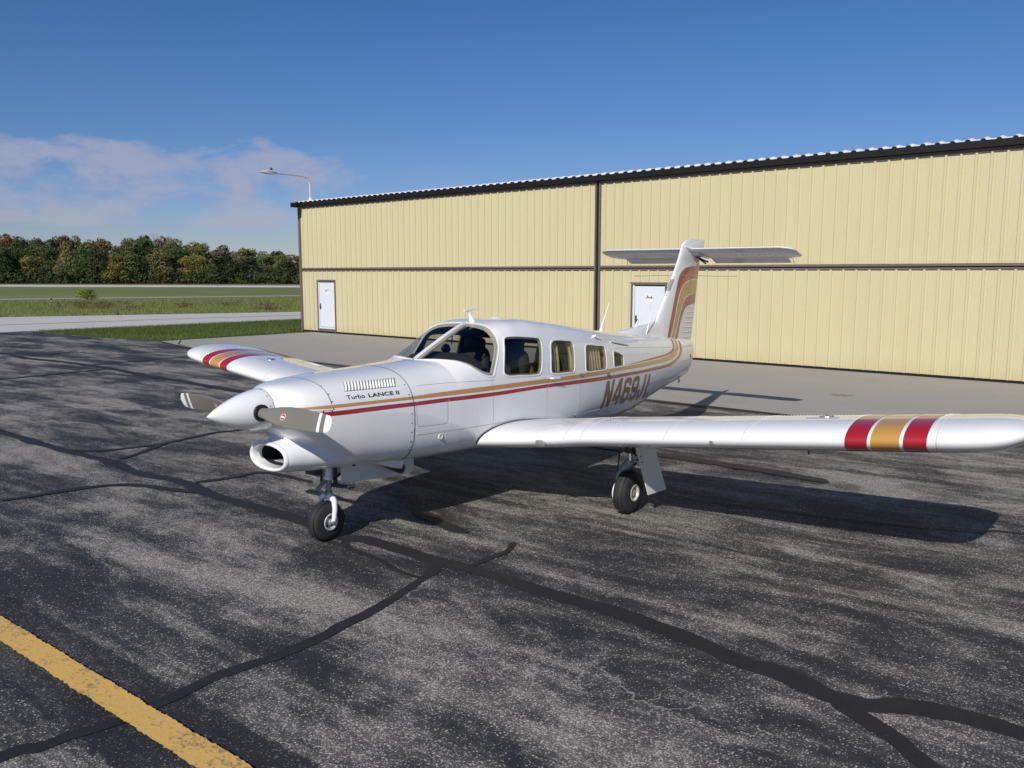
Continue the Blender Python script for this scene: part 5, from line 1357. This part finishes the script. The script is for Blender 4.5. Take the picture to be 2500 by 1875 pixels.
# stabilator: leading edge high, trailing edge down
SP = 1.60; LEs, TEs = 7.345, 7.905; ZL, ZT = 2.755, 2.615
def stab_ring(y, c0=0.0, c1=1.0, n=24):
    le, te = LEs, TEs; thk = 1.0
    if y > 1.34: u = (y-1.34)/(SP-1.34); le += 0.20*(1-math.sqrt(max(0, 1-u**2.4))); te -= 0.16*(1-math.sqrt(max(0, 1-u**3)))
    if y > 1.50: thk = math.sqrt(max(0.03, 1-((y-1.50)/(SP-1.50))**2))
    ch = te-le; x = c0+(c1-c0)*(1-np.cos(np.linspace(0, math.pi, n)))/2; _, yt = foil(x, 0.105); s = le+x*ch
    zb = ZL+(ZT-ZL)*(s-LEs)/(TEs-LEs); return s, zb+yt*0.56*thk, zb-yt*0.56*thk
for sd in (1, -1):
    rings = []
    for y in list(np.linspace(0.05, 1.34, 10))+list(1.34+(SP-1.34)*np.sin(np.linspace(0.12, math.pi/2, 12))):
        s, a, b = stab_ring(min(y, SP-0.0005)); rings.append([(sd*y, p, q) for p, q in zip(s[::-1], a[::-1])]+[(sd*y, p, q) for p, q in zip(s[1:], b[1:])])
    v, f = loft(rings); stb = obj('stabilator', v, f, 'white_paint', plane, True, fix=True, auto=45)
    m = MB()
    for y in np.arange(0.16, 1.36, 0.085):      # pressed beads on the underside
        s, a, b = stab_ring(y, 0.45, 0.93, 6); vv = []; ff = []
        for k in range(6): vv += [(sd*(y-0.014), s[k], b[k]+0.001), (sd*y, s[k], b[k]-0.006), (sd*(y+0.014), s[k], b[k]+0.001)]
        for k in range(5): q = 3*k; ff += [(q, q+1, q+4, q+3), (q+1, q+2, q+5, q+4)]
        m.add(vv, ff)
    o = m.make('stabilator_beads', 'white_paint', stb, True, fix=False); o['kind'] = 'stuff'
    tv_ = []; rings = []
    for y in (0.16, 0.5, 0.9, 1.36):
        a = (TEs-0.03, ZT+0.004); b = (TEs+0.135, ZT-0.072); th = 0.010
        rings.append([(sd*y, a[0], a[1]+th), (sd*y, b[0], b[1]+0.003), (sd*y, b[0], b[1]-0.001), (sd*y, a[0], a[1]-th)])
    v, f = loft(rings); obj('trim_tab', v, f, 'white_paint', stb, False, fix=True)
    m = MB(); m.tube([(sd*1.37, TEs+0.0, ZT), (sd*1.40, TEs+0.06, ZT-0.015), (sd*1.41, TEs+0.10, ZT-0.09)], 0.004, 5); m.make('static_wick', 'dark_metal', stb, True)
m = MB(); m.tube([(0.0, 7.55, 2.66), (0.07, 7.70, 2.60), (0.07, 7.93, 2.565)], 0.016, 7); m.tube([(0.06, 7.60, 2.62), (0.10, 7.80, 2.535)], 0.012, 6); m.make('trim_linkage', 'dark_metal', fin, True)
# root fairings where the stabilator meets the fin
for sd in (1, -1):
    rings = []
    for s, w, h in ((7.22, 0.035, 0.02), (7.32, 0.075, 0.04), (7.45, 0.11, 0.055), (7.60, 0.12, 0.055), (7.72, 0.11, 0.04)):
        zc_ = ZL+(ZT-ZL)*(s-LEs)/(TEs-LEs); rings.append([(sd*w*math.cos(2*math.pi*k/14), s, zc_+h*math.sin(2*math.pi*k/14)) for k in range(14)])
    v, f = loft(rings); obj('stabilator_fairing', v, f, 'white_paint', fin, True, fix=True, auto=50)
    break
# ---- antennas on the roof
def blade_ant(s, z, h, lean, name='whip_antenna'):
    m = MB(); m.lathe((0, s, z-0.02), (0, lean*0.4, 1), [(0, 0.034), (0.03, 0.030), (0.06, 0.018), (0.10, 0.012)], 14); m.tube([(0, s+0.02*lean, z+0.06), (0, s+h*lean*0.6, z+h*0.6), (0, s+h*lean, z+h)], [0.013, 0.006, 0.003], 8); m.make(name, 'white_paint', plane, True)
blade_ant(4.93, 1.635, 0.37, 0.52); blade_ant(5.83, 1.625, 0.29, 0.85); 
m = MB(); m.tube([(0.10, 5.95, 1.52), (0.10, 6.03, 1.70), (0.10, 6.08, 1.98)], [0.006, 0.005, 0.003], 6); m.make('whip_antenna', 'bare_metal', plane, True)
m = MB(); m.tube([(0, 2.36, 1.885), (0, 2.34, 1.93), (0, 2.30, 1.99)], [0.036, 0.026, 0.014], 12); m.plate([(-0.012, 2.235, 1.992), (0.012, 2.235, 1.992), (0.012, 2.47, 1.998), (-0.012, 2.47, 1.998)], (0, 0, 1), 0.014); m.make('bent_antenna', 'white_paint', plane, True)
m = MB(); m.lathe((0, 2.76, 1.890), (0, 0.01, 1), [(0, 0.075), (0.012, 0.072), (0.022, 0.05), (0.025, 0.0)], 24); m.make('gps_antenna', 'prop_white', plane, True)
m = MB(); m.lathe((-0.28, 2.38, 1.868), (-0.1, 0, 1), [(0, 0.06), (0.012, 0.055), (0.02, 0.03), (0.022, 0.0)], 20); m.make('gps_antenna', 'prop_white', plane, True)
# tail tie-down and small vent
m = MB(); m.tube([(0, 7.18, 0.83), (0, 7.19, 0.775)], 0.009, 6)
for k in range(12):
    a0, a1 = 2*math.pi*k/12, 2*math.pi*(k+1)/12; m.tube([(0, 7.19+0.022*math.cos(a0), 0.752+0.022*math.sin(a0)), (0, 7.19+0.022*math.cos(a1), 0.752+0.022*math.sin(a1))], 0.006, 5, False)
m.make('tie_down_ring', 'dark_metal', fus, True)
p0 = stick(7.30, 1.14, 1, 0.001); m = MB(); m.box((p0.x-0.006, 7.285, 1.115), (p0.x+0.003, 7.315, 1.165)); m.make('tail_vent', 'seam_dark', fus)
m = MB(); m.lathe((0, 7.54, 1.24), (0, 1, 0), [(0, 0.035), (0.03, 0.03), (0.045, 0.0)], 16); m.make('tail_light', 'lens_grey', fus, True)

# ---- landing gear
def wheel(name, c, r, w, rim_r, parent_mat='rubber', side=1, hub='rim_silver'):
    """tyre with tread grooves + rim; axis along X"""
    cx, cs, cz = c
    prof = []
    for k in range(25):
        a = -math.pi/2*1.18+math.pi*1.18*k/24; u = math.sin(a); q = math.cos(a)
        prof.append((w/2*math.copysign(abs(u)**0.8, u), rim_r+(r-rim_r)*(max(0.0, q)**0.55 if q > 0 else 0)))
    g = [] 
    for d, rad in prof: g.append((d, rad))
    tyre = MB(); tyre.lathe((cx, cs, cz), (1, 0, 0), g, 56)
    t = tyre.make(name, 'rubber', plane, True, auto=60)
    gr = MB()
    for d in (-0.28, 0.0, 0.28):
        rr_ = r*(1.0-0.06*abs(d)**2)+0.0006; gr.lathe((cx, cs, cz), (1, 0, 0), [(d*w-0.006, rr_-0.0012), (d*w-0.004, rr_+0.0004), (d*w+0.004, rr_+0.0004), (d*w+0.006, rr_-0.0012)], 56)
    gr.make('tread_groove', 'gasket', t, True)
    for sd in (1, -1):
        rm = MB(); rm.lathe((cx+sd*w*0.30, cs, cz), (sd, 0, 0), [(0.030, rim_r+0.006), (0.036, rim_r), (0.030, rim_r-0.010), (0.004, rim_r-0.018), (-0.004, rim_r*0.55), (0.010, rim_r*0.45), (0.022, rim_r*0.40), (0.026, rim_r*0.28), (0.026, 0.0)], 40)
        rmo = rm.make('rim', hub, t, True, auto=40)
        hl = MB()
        for k in range(5):
            a = 2*math.pi*k/5+0.4; hl.lathe((cx+sd*(w*0.30+0.002), cs+math.cos(a)*rim_r*0.68, cz+math.sin(a)*rim_r*0.68), (sd, 0, 0), [(0.0, rim_r*0.15), (0.003, rim_r*0.15), (0.003, 0.0)], 12)
        hl.make('rim_holes', 'gasket', rmo, True)
    return t
# nose gear
NS = 0.330
wheel('nose_wheel_tyre', (0, NS, 0.178), 0.180, 0.128, 0.072)
m = MB(); m.tube([(0, 0.385, 0.80), (0, 0.378, 0.56)], 0.040, 18); m.tube([(0, 0.378, 0.585), (0, 0.377, 0.555)], 0.050, 18); m.make('nose_strut', 'white_paint', plane, True)
m = MB(); m.tube([(0, 0.378, 0.56), (0, 0.368, 0.43)], 0.026, 16); m.tube([(0, 0.368, 0.445), (0, 0.366, 0.405)], 0.036, 16); m.make('nose_piston', 'strut_grey', plane, True)
m = MB()
for sd in (1, -1):
    pts_ = [(sd*0.0, 0.366, 0.412), (sd*0.050, 0.362, 0.398), (sd*0.088, 0.358, 0.365), (sd*0.096, 0.356, 0.30), (sd*0.098, 0.344, 0.22), (sd*0.098, 0.330, 0.178)]
    m.tube(pts_, [0.030, 0.030, 0.027, 0.024, 0.022, 0.020], 12)
m.make('nose_fork', 'white_paint', plane, True)
m = MB(); m.tube([(-0.115, NS, 0.178), (0.115, NS, 0.178)], 0.014, 10); m.lathe((0.100, NS, 0.178), (1, 0, 0), [(0, 0.022), (0.012, 0.022), (0.02, 0.012), (0.02, 0.0)], 14); m.make('nose_axle', 'bare_metal', plane, True)
m = MB(); m.tube([(0.0, 0.345, 0.55), (0.02, 0.245, 0.485), (0.0, 0.345, 0.425)], [0.016, 0.012, 0.016], 8); m.tube([(-0.02, 0.345, 0.55), (-0.02, 0.245, 0.485), (-0.02, 0.345, 0.425)], [0.014, 0.010, 0.014], 8); m.make('nose_torque_link', 'strut_grey', plane, True)
m = MB(); m.tube([(0.02, 0.40, 0.50), (0.10, 0.43, 0.492), (0.20, 0.46, 0.50)], [0.02, 0.018, 0.014], 8); m.lathe((0.20, 0.455, 0.50), (0.3, 1, 0), [(-0.03, 0.02), (0.03, 0.02), (0.03, 0)], 10); m.make('shimmy_damper', 'dark_metal', plane, True)
m = MB(); m.box((-0.17, 0.25, 0.60), (-0.03, 0.30, 0.71)); m.tube([(-0.05, 0.36, 0.56), (-0.09, 0.60, 0.68)], 0.014, 8); m.tube([(0.05, 0.38, 0.56), (0.07, 0.70, 0.69)], 0.014, 8); m.tube([(-0.06, 0.34, 0.66), (-0.055, 0.335, 0.49)], 0.012, 8); m.tube([(0.045, 0.405, 0.70), (0.05, 0.41, 0.50)], 0.020, 8); m.make('nose_drag_link', 'dark_metal', plane, True)
for sd in (1, -1):
    m = MB(); m.plate([(sd*0.165, 0.375, 0.705), (sd*0.165, 1.28, 0.640), (sd*0.165, 1.27, 0.480), (sd*0.165, 1.02, 0.478), (sd*0.165, 0.375, 0.545)], (sd, 0, 0), 0.010); gd = m.make('nose_gear_door', 'offwhite_paint', plane)
    for s in (0.60, 0.78, 0.95):
        m = MB(); m.box((sd*0.1755-0.003, s-0.004, 0.53), (sd*0.1755+0.003, s+0.004, 0.66)); m.make('door_rib', 'offwhite_paint', gd)
    m = MB(); m.box((sd*0.176-0.006, 0.50, 0.675), (sd*0.176+0.010, 0.53, 0.69)); m.make('door_hinge', 'gasket', gd)
# exhaust outlets under the cowl
for sd in (1, -1):
    m = MB(); m.tube([(sd*0.26, 0.72, 0.72), (sd*0.265, 0.90, 0.625), (sd*0.27, 1.02, 0.565)], [0.05, 0.048, 0.046], 20, False); m.make('exhaust_pipe', 'dark_metal', plane, True)
    rings = []
    for s, w, z0, z1 in ((0.66, 0.01, 0.69, 0.705), (0.76, 0.055, 0.645, 0.72), (0.88, 0.075, 0.595, 0.72), (0.97, 0.075, 0.565, 0.70)):
        rings.append([(sd*0.265+w*math.cos(2*math.pi*k/16), s, (z0+z1)/2+(z1-z0)/2*math.sin(2*math.pi*k/16)) for k in range(16)])
    v, f = loft(rings, False); obj('exhaust_fairing', v, f, 'white_paint', plane, True, fix=True)
# cowl flap under the belly
m = MB(); m.plate([(-0.13, 0.62, 0.672), (0.13, 0.62, 0.672), (0.13, 0.88, 0.632), (-0.13, 0.88, 0.632)], (0, 0, -1), 0.006); m.make('cowl_flap', 'white_paint', plane)
# main gear
for sd in (1, -1):
    cy = 1.700; cs0 = 2.765
    wheel('main_wheel_tyre', (sd*cy, cs0, 0.214), 0.216, 0.152, 0.080)
    m = MB(); m.tube([(sd*1.69, 2.80, 0.92), (sd*1.695, 2.80, 0.62)], 0.046, 18); m.tube([(sd*1.695, 2.80, 0.67), (sd*1.695, 2.80, 0.61)], 0.056, 18); m.make('main_strut', 'dark_metal', plane, True)
    m = MB(); m.tube([(sd*1.695, 2.80, 0.62), (sd*1.70, 2.795, 0.52)], 0.028, 16); m.make('main_piston', 'chrome', plane, True)
    m = MB(); m.tube([(sd*1.71, 2.795, 0.53), (sd*1.67, 2.79, 0.475), (sd*1.62, 2.785, 0.44), (sd*1.585, 2.78, 0.36), (sd*1.580, 2.77, 0.214)], [0.045, 0.052, 0.046, 0.036, 0.030], 14); m.tube([(sd*1.70, 2.795, 0.50), (sd*1.70, 2.86, 0.43), (sd*1.69, 2.90, 0.36)], [0.03, 0.026, 0.014], 10); m.tube([(sd*1.58, cs0, 0.214), (sd*1.76, cs0, 0.214)], 0.018, 10); m.make('main_yoke', 'strut_grey', plane, True)
    m = MB(); m.lathe((sd*1.610, cs0-0.01, 0.205), (-sd, 0, 0), [(-0.01, 0.0), (-0.01, 0.105), (0.030, 0.105), (0.038, 0.085), (0.038, 0.0)], 26); m.make('brake', 'prop_white', plane, True)
    m = MB(); m.tube([(sd*1.70, 2.84, 0.60), (sd*1.72, 2.94, 0.54), (sd*1.71, 2.86, 0.475)], [0.016, 0.012, 0.016], 8); m.tube([(sd*1.66, 2.72, 0.80), (sd*1.64, 2.68, 0.60), (sd*1.60, 2.72, 0.42)], 0.008, 6); m.tube([(sd*1.65, 2.79, 0.74), (sd*1.35, 2.80, 0.80)], 0.018, 8); m.box((sd*1.70-0.09, 2.72, 0.70), (sd*1.70+0.06, 2.86, 0.80)); m.make('main_torque_link', 'dark_metal', plane, True)
    m = MB(); m.plate([(sd*1.800, 2.655, 0.800), (sd*1.800, 3.02, 0.770), (sd*1.915, 3.150, 0.195), (sd*1.915, 2.775, 0.215)], (sd, 0, 0.15), 0.007); gd = m.make('main_gear_door', 'offwhite_paint', plane)
    m = MB()
    for (a, b, c) in ((sd*1.8455, 2.735, 0.60), (sd*1.857, 2.752, 0.54)): m.lathe((a, b, c), (sd, 0, 0.15), [(-0.006, 0.008), (0.006, 0.008), (0.006, 0.0)], 8)
    m.make('door_bolts', 'gasket', gd, True)
    m = MB(); m.tube([(sd*1.72, 2.80, 0.52), (sd*1.84, 2.84, 0.53)], 0.012, 8); m.make('door_link', 'bare_metal', gd, True)
    # wheel well in the wing underside
    m = MB(); m.box((sd*1.25 if sd > 0 else sd*1.95, 2.56, 0.775), (sd*1.95 if sd > 0 else sd*1.25, 3.0, 0.779)); m.make('wheel_well', 'interior_dark', plane)

# ---- cabin interior
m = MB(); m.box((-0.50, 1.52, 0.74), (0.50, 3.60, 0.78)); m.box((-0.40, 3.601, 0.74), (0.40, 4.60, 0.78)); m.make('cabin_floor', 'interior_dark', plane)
v = []; f = []; nx = 25
for i, x in enumerate(np.linspace(-0.54, 0.54, nx)):
    e = abs(x)/0.54
    row = [(1.512+0.25*e**2.4, 1.505-0.085*e**3), (1.62+0.20*e**2.4, 1.535-0.10*e**3), (1.78+0.11*e**2, 1.580-0.125*e**4), (1.90+0.03*e**2, 1.590-0.135*e**4), (1.955+0.02*e**2, 1.565-0.14*e**4), (1.965, 1.42), (1.960, 1.05)]
    v += [(x, s, z) for s, z in row]
for i in range(nx-1):
    for k in range(6): a = i*7+k; f.append((a, a+1, a+8, a+7))
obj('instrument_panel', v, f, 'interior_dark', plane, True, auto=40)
for x in (-0.26, 0.26):
    m = MB()
    for k in range(14):
        a0, a1 = math.pi*(0.1+1.8*k/14)-math.pi/2*0, math.pi*(0.1+1.8*(k+1)/14)
        m.tube([(x+0.13*math.sin(a0), 2.12, 1.28-0.11*math.cos(a0)*-1), (x+0.13*math.sin(a1), 2.12, 1.28-0.11*math.cos(a1)*-1)], 0.012, 6, False)
    m.tube([(x, 1.96, 1.27), (x, 2.12, 1.28)], 0.015, 8); m.make('control_yoke', 'interior_dark', plane, True)
def seat(x, s, mat, back_dir=1, zt=1.62, w=0.23):
    """padded seat: cushion, reclined back, headrest"""
    def pad(cx, cs, cz, rx, rs, rz, tilt=0.0):
        r_ = []; n = 20; rows = 12
        vv = []; ff = []
        for i in range(rows+1):
            ph = math.pi*i/rows
            for k in range(n):
                th = 2*math.pi*k/n; sgn = lambda a, e: math.copysign(abs(a)**e, a)
                px_, ps_, pz_ = rx*sgn(math.sin(ph), .5)*sgn(math.cos(th), .5), rs*sgn(math.sin(ph), .5)*sgn(math.sin(th), .6), rz*sgn(math.cos(ph), .5)
                ps_, pz_ = ps_*math.cos(tilt)+pz_*math.sin(tilt), -ps_*math.sin(tilt)+pz_*math.cos(tilt); vv.append((cx+px_, cs+ps_, cz+pz_))
        for i in range(rows):
            for k in range(n): a = i*n+k; b = i*n+(k+1) % n; ff.append((a, b, b+n, a+n))
        return vv, ff
    b = MB(); b.add(*pad(x, s, 0.98, w, 0.25, 0.09)); so = b.make('seat', mat, plane, True, auto=60)
    b = MB(); b.add(*pad(x, s+back_dir*0.30, (0.98+zt-0.14)/2+0.02, w, 0.075, (zt-0.14-0.98)/2+0.05, back_dir*0.16)); b.make('seat_back', mat, so, True, auto=60)
    b = MB(); b.add(*pad(x, s+back_dir*0.355, zt-0.07, w*0.6, 0.055, 0.09, back_dir*0.12)); b.make('headrest', mat, so, True, auto=60)
    b = MB(); b.box((x-0.18, s-0.2, 0.70), (x+0.18, s+0.2, 0.90)); b.make('seat_base', 'interior_dark', so)
for x in (-0.27, 0.27): seat(x, 2.36, 'interior_dark', 1, 1.66)
seat(0.27, 3.10, 'seat_tan', -1, 1.52); seat(-0.27, 3.10, 'interior_dark', -1, 1.50)
seat(0.27, 4.00, 'seat_tan', 1, 1.50); seat(-0.27, 4.00, 'interior_dark', 1, 1.48)
b = MB(); b.lathe((-0.10, 2.05, 1.60), (0, 0.2, 1), [(-0.05, 0.0), (-0.045, 0.03), (0, 0.052), (0.045, 0.035), (0.06, 0.0)], 16); b.make('compass', 'headset_navy', plane, True)
# sun visors
for sd in (1, -1):
    vv = [(sd*0.10, 2.26, 1.835), (sd*0.42, 2.24, 1.795), (sd*0.42, 2.42, 1.775), (sd*0.10, 2.44, 1.815)]; m = MB(); m.plate(vv, (0, 0, 1), 0.012); m.make('sun_visor', 'interior_trim', plane)
# pleated curtains inside the rear windows
def curtain(s0, s1, z0, z1, side, seed):
    g = random.Random(seed); n = 70; v = []; f = []
    for i in range(n):
        u = i/(n-1); s = s0+(s1-s0)*u; wv = 0.011*math.sin(u*(s1-s0)*95+seed)+0.006*math.sin(u*(s1-s0)*190+2*seed)
        for k in range(5):
            z = z0+(z1-z0)*k/4; y = float(half_width(s, z))-0.045+wv*(0.7+0.3*(1-k/4)); v.append((side*y, s+0.004*math.sin(k*2+i), z))
    for i in range(n-1):
        for k in range(4): q = i*5+k; f.append((q, q+5, q+6, q+1))
    obj('curtain', v, f, 'curtain_cream', plane, True)
for sd in (1, -1):
    if sd > 0:
        curtain(3.02, 3.19, 1.26, 1.66, sd, 1); curtain(3.37, 3.45, 1.26, 1.64, sd, 2); curtain(3.80, 4.13, 1.21, 1.55, sd, 3)
    else:
        curtain(3.02, 3.10, 1.26, 1.66, sd, 4); curtain(3.80, 3.92, 1.21, 1.56, sd, 5)
del plane['_w']
